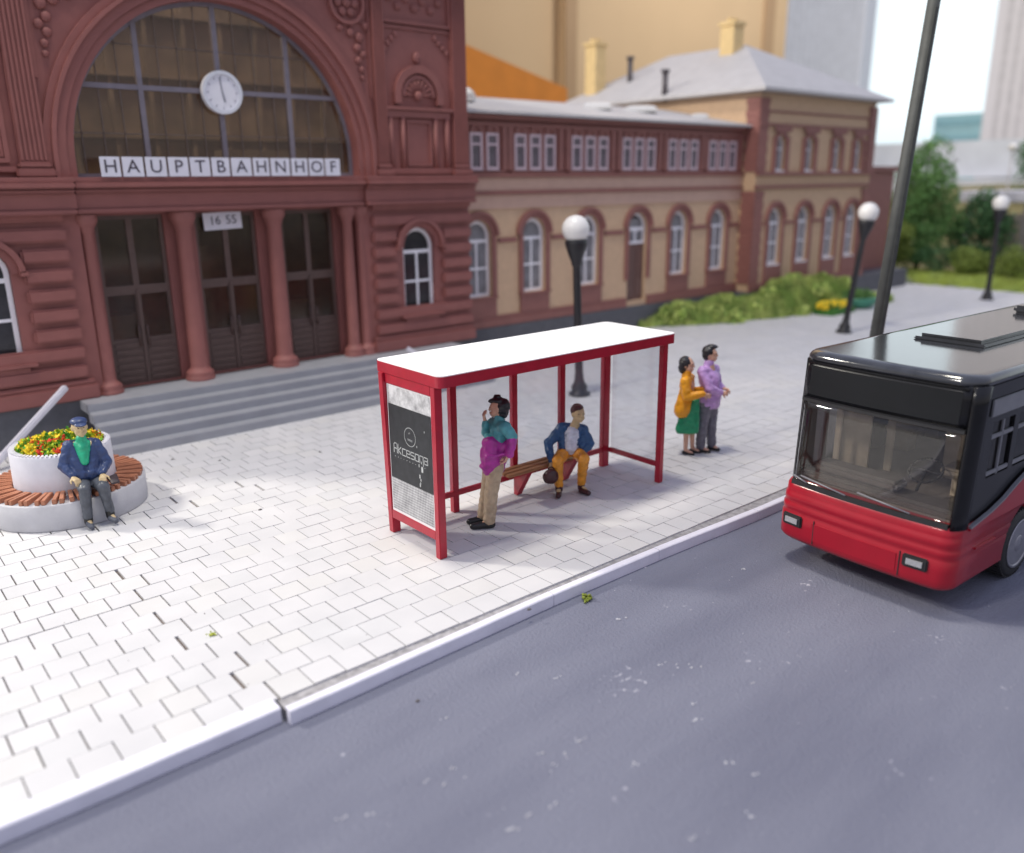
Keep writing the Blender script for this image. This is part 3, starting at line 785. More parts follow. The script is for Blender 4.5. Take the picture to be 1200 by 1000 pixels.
def mast():
    r = empty('street_mast', (14.8, 7.4, 0), rot=(0, 0, 0))
    rt = Vector((math.sin(CAM['yaw']), -math.cos(CAM['yaw']), 0))
    up = (Vector((0,0,1)) + rt*math.tan(R(3.4))).normalized(); P0 = Vector((14.8, 7.4, 0))
    m = mat('mast_grey', (.058, .062, .060), .6, .15, 6, .15, 30)
    b = MB(); b.tube(P0, P0+up*7.75, .120, .100, 20); b.build('pole', m, r)
    sd = Vector((-.5, -.8, 0)).normalized()
    b = MB(); b.obox(Matrix.Translation(P0+up*3.8+sd*.105) @ up.to_track_quat('Z','Y').to_matrix().to_4x4(), .05, .05, 7.2); b.build('cable_duct', m, r)
    b = MB(); b.tube(P0+up*7.72, P0+up*7.95, .15, .14, 20); b.build('collar', mat('collar_lilac', (.30, .29, .38), .4, .05, 5), r)
    b = MB(); b.tube(P0, P0+up*.15, .3, .22, 20); b.build('base_flange', m, r)
    b = MB(); b.tube(P0+up*7.9, P0+up*8.6, .08, .07, 12); b.tube(P0+up*8.6, P0+up*9.0+Vector((0, -1.6, 0)), .06, .05, 12); b.build('arm', m, r)
    b = MB(); e = P0+up*9.0+Vector((0, -1.9, 0)); b.obox(Matrix.Translation(e), .3, .9, .14, .04); b.build('lamp_head', m, r)
    tag(r, 'tall grey leaning lighting mast rising behind the bus roof, cut off by the top edge', 'mast')
mast()

# ---- bus shelter
def shelter():
    M_R = mat('shelter_red_paint', (.40, .008, .028), .36, .10, 7, .25, 26, spec=.5, coat=.25, dist=.006)
    M_W = mat('shelter_white_card', (.90, .90, .90), .6, .01, 3, .08, 40)
    r = empty('bus_shelter', (7.9, 8.9, 0))
    tag(r, 'red framed bus shelter with flat white roof, bench and poster panel', 'bus shelter')
    x0, x1, y0, y1, H = 5.75, 10.07, 8.30, 9.46, 2.45
    # roof: red fascia slab with rounded front corners, white card on top
    def outline(g, rr):
        X0, X1, Y0, Y1 = x0-.06-g, x1+.10+g, y0-.17-g, y1+.17+g
        pts = []
        for cx, cy, a0 in ((X1-rr, Y1-rr, 0), (X0+rr, Y1-rr, PI/2), (X0+rr, Y0+rr, PI), (X1-rr, Y0+rr, 1.5*PI)):
            for i in range(7): pts.append((cx+rr*math.cos(a0+PI/2*i/6), cy+rr*math.sin(a0+PI/2*i/6)))
        return pts
    b = MB(); o = outline(0, .10)
    pts = [(x, y, H-.145) for x, y in o]
    b.prism(pts, (0, 0, .14)); rf = b.build('roof', M_R, r)
    b = MB(); b.prism([(x, y, H-.004) for x, y in outline(-.004, .10)], (0, 0, .012)); b.build('roof_sheet', M_W, rf)
    def post(x, y, w=.12, d=.11, z0=0, lean=0):
        b = MB()
        M = Matrix.Translation((x, y, (H-.146+z0)/2)) @ Matrix.Shear('XY', 4, (lean, 0))
        b.obox(M, w, d, H-.146-z0, .008)
        for v in b.bm.verts: v.co += Vector((noise.noise(v.co*3), noise.noise(v.co*3+Vector((5,5,5))), 0))*.006
        b.build('post', M_R, r)
    post(x0, y0, .115, .10); post(x0, y1, .125, .11, lean=-.022); post(x1, y0, .10, .10); post(6.84, y1+.02, .105, .10); post(10.0, y1, .15, .10)
    post(7.98, y1, .10, .09, .28); post(8.99, y1, .10, .09, .28)
    # rails
    b = MB(); b.box(x0+.07, x1-.1, y1-.035, y1+.035, .26, .335, .006); b.build('rail', M_R, r)
    b = MB(); b.box(x1-.03, x1+.035, y0+.05, y1-.06, .26, .335, .006); b.build('rail', M_R, r)
    b = MB(); b.box(x0-.05, x0+.05, y0+.06, y1-.06, H-.28, H-.148, .006); b.build('rail', M_R, r)
    b = MB(); b.box(x0-.045, x0+.045, y0+.06, y1-.06, .24, .36, .006); b.build('rail', M_R, r)
    # clear sheets of the back and the right end
    g = glass_mat('shelter_film', (.95, .96, .98), .10, .08, (.55, .6, .7))
    for a, c in ((x0+.07, 6.78), (6.90, 7.93), (8.03, 8.94), (9.04, 9.91)):
        b = MB(); b.box(a, c, y1-.003, y1+.003, .336, H-.15); b.build('clear_panel', g, r)
    b = MB(); b.box(x1-.003, x1+.003, y0+.06, y1-.09, .336, H-.15); b.build('clear_panel', g, r)
    # poster panel
    ya, yb, za, zb = y0+.055, y1-.045, .37, H-.285
    m_card = mat('poster_backing', (.80, .79, .80), .6, .03, 5)
    b = MB(); b.box(x0-.03, x0+.03, ya+.01, yb-.02, za-.01, zb+.01); pan = b.build('poster_panel', m_card, r)
    # photographic texture of the sheet: marbled above, halftone below
    m, nt, p = new_mat('poster_print'); N, L = nt.nodes, nt.links
    tc = N.new('ShaderNodeTexCoord'); sp = N.new('ShaderNodeSeparateXYZ'); L.new(tc.outputs['Object'], sp.inputs[0])
    n1 = N.new('ShaderNodeTexNoise'); n1.inputs['Scale'].default_value = 5; n1.inputs['Detail'].default_value = 8; n1.inputs['Roughness'].default_value = .7; L.new(tc.outputs['Object'], n1.inputs['Vector'])
    c1 = N.new('ShaderNodeValToRGB'); c1.color_ramp.elements[0].position = .35; c1.color_ramp.elements[1].position = .6
    c1.color_ramp.elements[0].color = (.28, .28, .29, 1); c1.color_ramp.elements[1].color = (.70, .70, .71, 1); L.new(n1.outputs['Fac'], c1.inputs['Fac'])
    wv = N.new('ShaderNodeTexChecker'); wv.inputs['Scale'].default_value = 38; wv.inputs['Color1'].default_value = (.52, .52, .53, 1); wv.inputs['Color2'].default_value = (.10, .10, .11, 1)
    mp = N.new('ShaderNodeMapping'); mp.inputs['Rotation'].default_value = (R(45), 0, 0); mp.inputs['Location'].default_value = (.5, 0, 0); L.new(tc.outputs['Object'], mp.inputs[0]); L.new(mp.outputs[0], wv.inputs['Vector'])
    m1 = N.new('ShaderNodeMixRGB'); m1.blend_type = 'MIX'; m1.inputs['Fac'].default_value = .6; L.new(c1.outputs['Color'], m1.inputs['Color1']); L.new(wv.outputs['Color'], m1.inputs['Color2'])
    gt = N.new('ShaderNodeMath'); gt.operation = 'GREATER_THAN'; gt.inputs[1].default_value = 1.4; L.new(sp.outputs['Z'], gt.inputs[0])
    m2 = N.new('ShaderNodeMixRGB'); L.new(gt.outputs[0], m2.inputs['Fac']); L.new(m1.outputs[0], m2.inputs['Color1']); L.new(c1.outputs['Color'], m2.inputs['Color2'])
    L.new(m2.outputs[0], p.inputs['Base Color']); p.inputs['Roughness'].default_value = .55
    b = MB(); b.box(x0-.034, x0-.031, ya+.045, yb-.045, za+.03, zb-.02)
    b.build('poster', m, pan)
    b = MB(); b.box(x0-.037, x0-.0345, ya+.03, yb-.045, .86, 1.90); b.build('black_advert', mat('advert_black', (.022, .024, .028), .5, .3, 9), pan)
    # the advert's ring, word and specks as raised light ink
    ink = mat('advert_ink', (.50, .52, .52), .5, .25, 30)
    b = MB(); X = x0-.0385
    YC = (ya+yb)/2-.01
    def P(u, z): return Vector((X, YC-u, z))           # u grows to the right as seen from outside
    def stroke(pts, w=.011):
        for p0, p1 in zip(pts, pts[1:]):
            a, c = P(*p0), P(*p1); d = c-a
            if d.length < 1e-5: continue
            n = Vector((0, -d.z, d.y)).normalized()*w/2; e = d.normalized()*w*.4
            vs = [b.bm.verts.new(v) for v in (a-e+n, c+e+n, c+e-n, a-e-n)]; b.bm.faces.new(vs)
    stroke([(.13*math.cos(a*PI/14), 1.525+.125*math.sin(a*PI/14)) for a in range(29)], .010)
    for u, z, l in ((-.03, 1.575, .02), (-.01, 1.585, .02), (-.055, 1.495, .11), (-.05, 1.48, .10)): stroke([(u, z), (u+l, z-.008)], .006)
    G = {'A': [[(0,0),(0,.8),(.2,1),(.8,1),(1,.85),(1,0)], [(0,.45),(1,.45)]], 'k': [[(0,0),(0,1)], [(.9,.75),(.1,.35),(.9,0)]], 'c': [[(1,.7),(0,.7),(0,0),(1,0)]],
         'e': [[(1,0),(0,0),(0,.7),(1,.7),(1,.36),(0,.36)]], 's': [[(1,.7),(0,.7),(0,.36),(1,.36),(1,0),(0,0)]], 'o': [[(0,0),(0,.7),(1,.7),(1,0),(0,0)]],
         'p': [[(0,-.05),(0,.7),(1,.7),(1,-.3)], [(.45,-.1),(.45,.1)]], 'a': [[(0,.7),(1,.7),(1,0),(0,0),(0,.36),(1,.36)]]}
    u = -.40
    for ch in 'Akcesopa':
        w = .078
        for st in G[ch]: stroke([(u+x*w, 1.235+z*.13) for x, z in st], .014 if ch in 'A' else .0125)
        u += w+.024
    rng = random.Random(2)
    for i in range(11): stroke([(-.38+i*.07, 1.18), (-.38+i*.07+.004+.008*rng.random(), 1.18)], .008)
    for uu, z, s_ in ((.26, 1.12, .04), (.19, 1.17, .02), (.20, 1.02, .026), (.22, .98, .018), (.20, .90, .024), (.21, .93, .018), (.34, 1.66, .012), (.155, 1.42, .014)): stroke([(uu, z), (uu, z+s_*1.2)], s_)
    b.build('advert_lettering', ink, pan)
    # bench inside
    mw = mat('bench_wood', (.36, .17, .075), .55, .22, 3, .2, 30)
    b = MB()
    for i in range(3): b.box(7.55, 9.20, 9.06+i*.118, 9.06+i*.118+.098, .455, .50, .012)
    bn = b.build('bench_seat', mw, r)
    for x in (7.98, 8.99):
        b = MB(); b.prism([(x-.05, y1-.05, .02), (x-.05, y1-.12, .02), (x-.05, 9.08, .45), (x-.05, y1-.05, .45)], (.10, 0, 0)); b.build('bracket', M_R, bn)
shelter()

# ---- round planter bench
def planter():
    C = Vector((2.56, 13.66, 0))
    m_c = mat('concrete_pale', (.50, .50, .53), .65, .06, 4, .3, 26, dist=.01)
    m_rim = mat('concrete_white_rim', (.66, .66, .72), .6, .05, 5, .3, 30)
    m_s = mat('slat_brown', (.42, .175, .10), .5, .12, 6, .2, 40)
    r = empty('planter_bench', C)
    tag(r, 'round concrete planter ringed by a bench of brown radial slats', 'planter bench')
    b = MB(); b.lathe(C, [(0, 0), (1.10, 0), (1.11, .03), (1.11, .38), (1.09, .40), (.70, .40)], 72); b.build('bench_base', m_c, r)
    b = MB(); b.lathe(C, [(.70, .38), (.69, .96), (.68, .985), (.60, .985), (.59, .96), (.59, .86), (0, .86)], 64)
    b.build('planter_wall', m_rim, r)
    b = MB(); n = 58
    for i in range(n):
        a = 2*PI*i/n + .02*math.sin(i*3)
        M = Matrix.Translation(C) @ Matrix.Rotation(a, 4, 'Z') @ Matrix.Translation((.895, 0, .435))
        b.obox(M, .37, .062, .075, .008)
    b.build('bench_slats', m_s, r)
    # little teeth on the planter rim
    b = MB()
    for i in range(70):
        a = 2*PI*i/70
        M = Matrix.Translation(C) @ Matrix.Rotation(a, 4, 'Z') @ Matrix.Translation((.645, 0, .992)) @ Matrix.Rotation(.35, 4, 'Z')
        b.obox(M, .085, .03, .018)
    b.build('rim_ribs', m_rim, r)
    # foam flowers
    cols = [('foam_yellow', (.80, .62, .03)), ('foam_lime', (.36, .50, .03)), ('foam_green', (.07, .30, .03)), ('foam_red', (.62, .05, .02)), ('foam_orange', (.80, .27, .02))]
    ms = [mat(n, c, .9, .2, 30) for n, c in cols]
    b = MB(); rng = random.Random(5)
    b.mi = 2; b.lathe(C, [(.575, .865), (.55, .92), (.35, .99), (0, 1.02)], 20)
    for i in range(3400):
        rr = .60*math.sqrt(rng.random()); a = rng.random()*2*PI
        x, y = C.x+rr*math.cos(a), C.y+rr*math.sin(a)
        z = .93+.10*(1-(rr/.6)**2) + .11*noise.noise(Vector((x*4, y*4, 0))) + rng.random()*.07
        v = noise.noise(Vector((x*5.5+3, y*5.5, 2)))+rng.uniform(-.16, .16); v2 = noise.noise(Vector((x*6, y*6+9, 7)))+rng.uniform(-.1, .1)
        b.mi = 3 if v2 > .30 else (4 if v2 > .24 else (0 if v > .10 else (1 if v > -.10 else 2)))
        s = .013+.016*rng.random()
        if b.mi in (3, 4, 0) and rng.random() < .35: b.ico((x, y, z+.01), s, 1, (1, 1, .9), .9)
        else:
            q = Euler((rng.random()*6, rng.random()*6, rng.random()*6)).to_matrix(); s *= 2.2
            z += rng.random()**2*.05
            vs = [b.bm.verts.new(Vector((x, y, z)) + q @ Vector(p_)*s) for p_ in ((-.5, -.25, 0), (.1, -.45, .15), (.6, 0, 0), (.1, .4, .1), (-.5, .25, -.1))]
            f = b.bm.faces.new(vs); f.material_index = b.mi if rng.random() < .8 else rng.choice((1, 2, 2))
    o = b.build('flower_foliage', ms)
    tag(o, 'yellow, red and green flowers filling the round planter', 'flowers', kind='stuff')
planter()

# ---- white rods by the steps
def rod(name, p0, p1, w, label):
    m = bpy.data.materials.get('rod_white') or mat('rod_white', (.62, .61, .68), .4, .04, 5)
    d = Vector(p1)-Vector(p0); b = MB()
    M = Matrix.Translation((Vector(p0)+Vector(p1))/2) @ d.to_track_quat('Z', 'Y').to_matrix().to_4x4()
    b.obox(M, w, w, d.length, w*.2)
    tag(b.build(name, m), label, 'rod', 'white rods by the station wall')
ROD = [((1.95, 16.2, 0.10), (3.42, 16.9, 1.15)), ((10.98, 16.4, .72), (10.72, 16.6, .95))]
rod('white_rod', *ROD[0], .11, 'long white rod leaning up from behind the round planter')
rod('white_rod', *ROD[1], .10, 'white rod end poking up behind the left corner of the shelter roof')

# ------------------------------------------------------------------ greenery
def leaf_cloud(b, blobs, n, size, rng, fill=1.0):
    """many small leaf faces spread through lobed volumes"""
    tot = sum(r[0]*r[1]*r[2] for _, r in blobs)
    for c, r in blobs:
        k = int(n*r[0]*r[1]*r[2]/tot)
        for i in range(k):
            d = Vector((rng.gauss(0,1), rng.gauss(0,1), rng.gauss(0,1))).normalized()
            rr = rng.random()**(.33)
            f = 1+.28*noise.noise(d*2.2+Vector(c))
            p = Vector((c[0]+d.x*r[0]*rr*f, c[1]+d.y*r[1]*rr*f, c[2]+d.z*r[2]*rr*f))
            if noise.noise(p*1.1) < -.28: continue
            s = size*(.6+.8*rng.random())
            q = Euler((rng.random()*6, rng.random()*6, rng.random()*6)).to_matrix()
            vs = [b.bm.verts.new(p+q @ Vector(v)*s) for v in ((-.5,-.3,0), (.5,-.3,.1), (.4,.4,0), (-.4,.35,-.1))]
            f2 = b.bm.faces.new(vs); f2.material_index = rng.choice((0, 0, 1, 1, 2))
def leafmats(base):
    out = []
    for i, k in enumerate((.65, 1.0, 1.55)):
        out.append(mat('leaf_%s_%d' % (base[0], i), tuple(c*k for c in base[1]), .75, .25, .8, spec=.2))
    return out
def tree(name, x, y, z, h, wid, cols, n, label, seed, cat='tree', trunk=True, group=None, lobes=9):
    rng = random.Random(seed)
    r = empty(name, (x, y, z)); tag(r, label, cat, group)
    blobs = []
    for i in range(lobes):
        t = (i+.5)/lobes; a = rng.random()*6.28
        w = wid*.5*(1-.55*abs(t-.35)/.65)
        zz = z + h*(.16+.74*t) if trunk else z+h*(.3+.4*rng.random())
        rad = wid*.30*(1.05-.45*t)
        blobs.append(((x+math.cos(a)*w*.6, y+math.sin(a)*w*.6, zz), (rad, rad, rad*.8)))
    blobs.append(((x, y, z+h*.5), (wid*.36, wid*.36, h*.40 if trunk else h*.4)))
    b = MB(); leaf_cloud(b, blobs, n, .11 if trunk else .08, rng)
    b.build('crown', leafmats(cols), r)
    if trunk:
        m = mat('bark', (.06, .045, .035), .9, .2, 10, .4, 30)
        b = MB(); b.tube((x, y, z-.1), (x+.05, y, z+h*.45), .16, .10, 8); b.tube((x+.05, y, z+h*.45), (x, y, z+h*.85), .10, .03, 8)
        for i in range(5):
            a = i*1.3; zz = z+h*(.25+.1*i); b.tube((x+.03, y, zz), (x+math.cos(a)*wid*.3, y+math.sin(a)*wid*.3, zz+h*.14), .05, .015, 6)
        b.build('trunk', m, r)
    return r
GR = ('green', (.15, .29, .095)); DG = ('dark', (.075, .165, .07)); OL = ('olive', (.24, .31, .075))
tree('leafy_tree', 45.6, 20.7, -.3, 7.4, 4.6, GR, 15000, 'big leafy green tree behind the leaning mast', 11)
tree('leafy_tree', 47.8, 18.6, -.3, 4.6, 3.6, DG, 8000, 'shorter dark green tree at the right foot of the big tree', 17)
tree('leafy_tree', 62.0, 20.6, 3.9, 3.6, 4.6, DG, 6000, 'dark tree on the embankment, cut off by the right edge above the fence', 12)
tree('round_bush', 42.6, 20.6, -.1, 3.4, 2.2, OL, 5000, 'pale green bush close to the end of the red side wing', 13, 'bush', False)
for i, (x, y, h, w, c, lab) in enumerate(((43.0, 18.7, 1.7, 2.1, DG, 'dark green hedge bush nearest the big tree'),
                                          (43.1, 17.0, 1.75, 2.3, OL, 'olive hedge bush behind the farthest street lamp'),
                                          (43.0, 15.1, 1.7, 2.5, OL, 'olive hedge bush at the right edge of the photo'))):
    tree('hedge_bush', x, y, -.1, h, w, c, 3600, lab, 20+i, 'bush', False, 'hedge bushes along the grass strip')

def grass_patch(name, label, f_h, poly_fn, n, blade, base, cols, seed, rngbox, clumps=None):
    """mound mesh plus loose blades; one stuff object"""
    rng = random.Random(seed); b = MB(); x0, x1, y0, y1 = rngbox; N = 46
    g = {}
    for i in range(N+1):
        for j in range(N+1):
            x = x0+(x1-x0)*i/N; y = y0+(y1-y0)*j/N
            g[i, j] = (x, y, f_h(x, y))
    vv = {}
    for i in range(N):
        for j in range(N):
            cx, cy = (g[i,j][0]+g[i+1,j][0])/2, (g[i,j][1]+g[i,j+1][1])/2
            if not poly_fn(cx, cy): continue
            q = []
            for k in ((i,j), (i+1,j), (i+1,j+1), (i,j+1)):
                if k not in vv: vv[k] = b.bm.verts.new(g[k])
                q.append(vv[k])
            f = b.bm.faces.new(q); f.smooth = True
    for i in range(n):
        x = rng.uniform(x0, x1); y = rng.uniform(y0, y1)
        if not poly_fn(x, y): continue
        z = f_h(x, y); a = rng.random()*6.28; l = blade*(.4+rng.random()); w = blade*.16
        dx, dy = math.cos(a), math.sin(a); ln = rng.uniform(-.5, .5)
        vs = [b.bm.verts.new(p) for p in ((x-dx*w, y-dy*w, z-.01), (x+dx*w, y+dy*w, z-.01), (x-dy*l*ln, y+dx*l*ln, z+l))]
        f = b.bm.faces.new(vs); f.material_index = 0 if noise.noise(Vector((x*1.2, y*1.2, seed)))+rng.uniform(-.3, .3) > 0 else 1
    if clumps:                                                  # taller tufts and low weeds among the grass
        f0 = len(b.bm.faces); leaf_cloud(b, clumps, 26000, .13, rng)
        b.bm.faces.ensure_lookup_table()
        for i in range(f0, len(b.bm.faces)): b.bm.faces[i].material_index %= 2
    o = b.build(name, cols); tag(o, label, 'grass', kind='stuff'); return o
mg1 = mat('grass_light', (.47, .56, .17), .9, .25, 2.5); mg2 = mat('grass_deep', (.25, .37, .09), .9, .3, 2.5)
my = mat('grass_yellow', (.46, .54, .12), .9, .3, 1.5)
def bank_in(x, y):
    front = 18.4 - max(0, min(1, (x-20.6)/4.2))*1.7 - max(0, min(1, (x-24.8)/6))*1.0 + .12*math.sin(x*2.1)
    back = 18.55 if x < 26.2 else 18.0
    return 20.9 < x < 33.0 - .5*math.sin(y) and front < y < back and not (x > 31.6 and y > 16.8 and x > 32.6)
def bank_h(x, y):
    bump = 0
    for cx, cy, r, h in ((22.6, 17.9, 1.4, .45), (24.8, 17.8, 1.6, .38), (28.2, 17.2, 2.1, .80), (30.2, 17.3, 1.7, .75), (26.4, 17.4, 1.5, .35)):
        d = ((x-cx)**2+(y-cy)**2)/r**2
        bump = max(bump, h*max(0, 1-d))
    front = 18.4 - max(0, min(1, (x-20.6)/4.2))*1.7 - max(0, min(1, (x-24.8)/6))*1.0 + .12*math.sin(x*2.1)
    e = max(0, min(1, (y-front)/.9, (33.0-x)/.9, (x-20.9)/.5))
    return .02 + (.10 + bump + .10*noise.noise(Vector((x*1.5, y*1.5, 0)))+.10*noise.noise(Vector((x*5, y*5, 3))))*e*(2-e)
grass_patch('grass_bank', 'overgrown green grass bank against the tan annex and pavilion', bank_h, bank_in, 90000, .21, 0, [mg1, mg2], 31, (20.8, 33.4, 15.2, 18.6),
            [((cx+dx, cy+dy, bank_h(cx+dx, cy+dy)), (.45, .35, .28+.1*((k*3) % 2))) for k, (cx, cy, dx, dy) in enumerate([(22.6, 17.9, 0, 0), (22, 18, .2, .1), (23.6, 17.7, .2, -.2), (24.8, 17.8, 0, 0), (25.6, 17.5, .1, -.4), (26.7, 17.3, 0, 0), (27.6, 17.4, 0, .2), (28.3, 17.3, 0, 0), (29, 17.4, 0, .2), (29.7, 17.2, 0, -.2), (30.4, 17.4, 0, 0), (31.3, 17.0, 0, 0), (27.3, 16.4, 0, 0), (24.2, 17.0, 0, 0), (31.6, 16.2, 0, 0), (28.8, 16.5, 0, 0)])])
grass_patch('grass_strip', 'yellow green grass strip beyond the far end of the pavement', lambda x, y: -.02+.10*noise.noise(Vector((x, y, 0))) + max(0, x-40)*.06,
            lambda x, y: x > 39.2+.25*math.sin(y*1.3)+max(0, (y-17.2))*1.2, 30000, .14, 0, [my, mg1], 33, (38.9, 43.6, 6, 21))
# little weeds
def weed(x, y, z, s, label, col):
    rng = random.Random(int(x*100)); b = MB()
    for i in range(26): b.ico((x+rng.gauss(0, s*.38), y+rng.gauss(0, s*.38), z+abs(rng.gauss(0, s*.25))+s*.12), s*.2, 1, (1,1,1), .5)
    tag(b.build('weed_tuft', mat('weed', col, .85, .25, 40)), label, 'weed')
weed(6.55, 6.42, -.15, .10, 'small green tuft of weed on the road against the kerb', (.20, .24, .03))
weed(2.72, 8.36, 0, .05, 'tiny yellow green crumb of weed in the broken seam of the paving', (.45, .50, .08))
def flower_patch():
    rng = random.Random(8); b = MB()
    for i in range(260):
        a = rng.random()*6.28; q = math.sqrt(rng.random()); x, y = 28.6+.95*q*math.cos(a), 15.75+.38*q*math.sin(a)
        b.mi = 1 if rng.random() < .72 else 0
        b.ico((x, y, .22+.16*rng.random()), .05+.03*rng.random(), 1, (1,1,1), .4)
    b.mi = 0; b.lathe((28.6, 15.75, 0), [(.9, 0), (.85, .2), (.4, .28), (0, .3)], 14)
    for v in b.bm.verts:
        if abs(v.co.y-15.75) > .42: v.co.y = 15.75+.42*(1 if v.co.y > 15.75 else -1)
    tag(b.build('flower_patch', [mat('patch_green', (.04, .14, .02), .9, .2, 9), mat('patch_yellow', (.75, .55, .03), .9, .15, 20)]),
        'small bed of yellow flowers at the front of the grass bank', 'flowers', kind='stuff')
flower_patch()
def _x(): pass
def green_bowl():
    r = empty('green_pot', (30.4, 15.85, 0)); tag(r, 'low teal green bowl with plants beside the yellow flowers', 'plant pot')
    b = MB(); b.lathe((30.4, 15.85, 0), [(.42, 0), (.62, .12), (.72, .38), (.68, .40), (.55, .36), (0, .34)], 20); b.build('bowl', mat('bowl_teal', (.05, .22, .15), .5, .1, 6), r)
    rng = random.Random(4); b = MB(); leaf_cloud(b, [((30.4, 15.85, .5), (.6, .6, .22))], 500, .08, rng); b.build('foliage', leafmats(GR), r)
green_bowl()

def grit():
    rng = random.Random(12); b = MB()
    for x, y in [(6.17, 4.92), (6.23, 4.78), (6.35, 4.71), (6.34, 4.59), (4.89, 5.78), (6.59, 4.09), (5.65, 4.08), (5.83, 4.26), (4.22, 4.68), (4.2, 4.49), (4.36, 4.52), (4.63, 4.6), (4.76, 4.06), (5.4, 3.53), (4.98, 3.04), (4.45, 3.17), (3.36, 4.95), (3.51, 5.03), (3.56, 4.88), (3.29, 5.08), (2.72, 5.03), (3.86, 4.15), (3.65, 4.18), (3.47, 4.16), (5.41, 3.31), (8.66, 5.68), (6.51, 5.85), (5.17, 5.47), (2.5, 5.15), (3.9, 5.66)]:
        for k in range(rng.choice((2, 3, 5))):
            r_ = rng.uniform(.006, .016); b.ico((x+rng.gauss(0, .03), y+rng.gauss(0, .02), -.15+r_*.3), r_, 1, (1.2, 1, .6), .6)
    for k in range(160):
        r_ = rng.uniform(.003, .007); b.ico((rng.uniform(1, 14), rng.uniform(1.5, 6.4), -.15+r_*.3), r_, 1, (1, 1, .6), .6)
    tag(b.build('plaster_crumbs', mat('crumb_white', (.46, .46, .50), .8)), 'tiny white plaster crumbs scattered over the road', 'crumbs', kind='stuff')
    b = MB(); D = [(3.85, 6.06), (4.67, 11.48), (5.13, 14.2), (4.51, 14.82), (6.7, 13.44), (5.69, 6.5)]
    for i, (x, y) in enumerate(D): b.ico((x, y, (-.15 if i == 0 else 0)+.008), .022, 1, (1.3, .9, .5), .5)
    for k in range(60): b.ico((rng.uniform(1, 14), rng.uniform(6.9, 15), .003), rng.uniform(.004, .009), 1, (1, 1, .5), .6)
    tag(b.build('dark_grit', mat('grit_dark', (.10, .09, .09), .8)), 'tiny dark specks of grit scattered over the pavement', 'grit', kind='stuff')
grit()

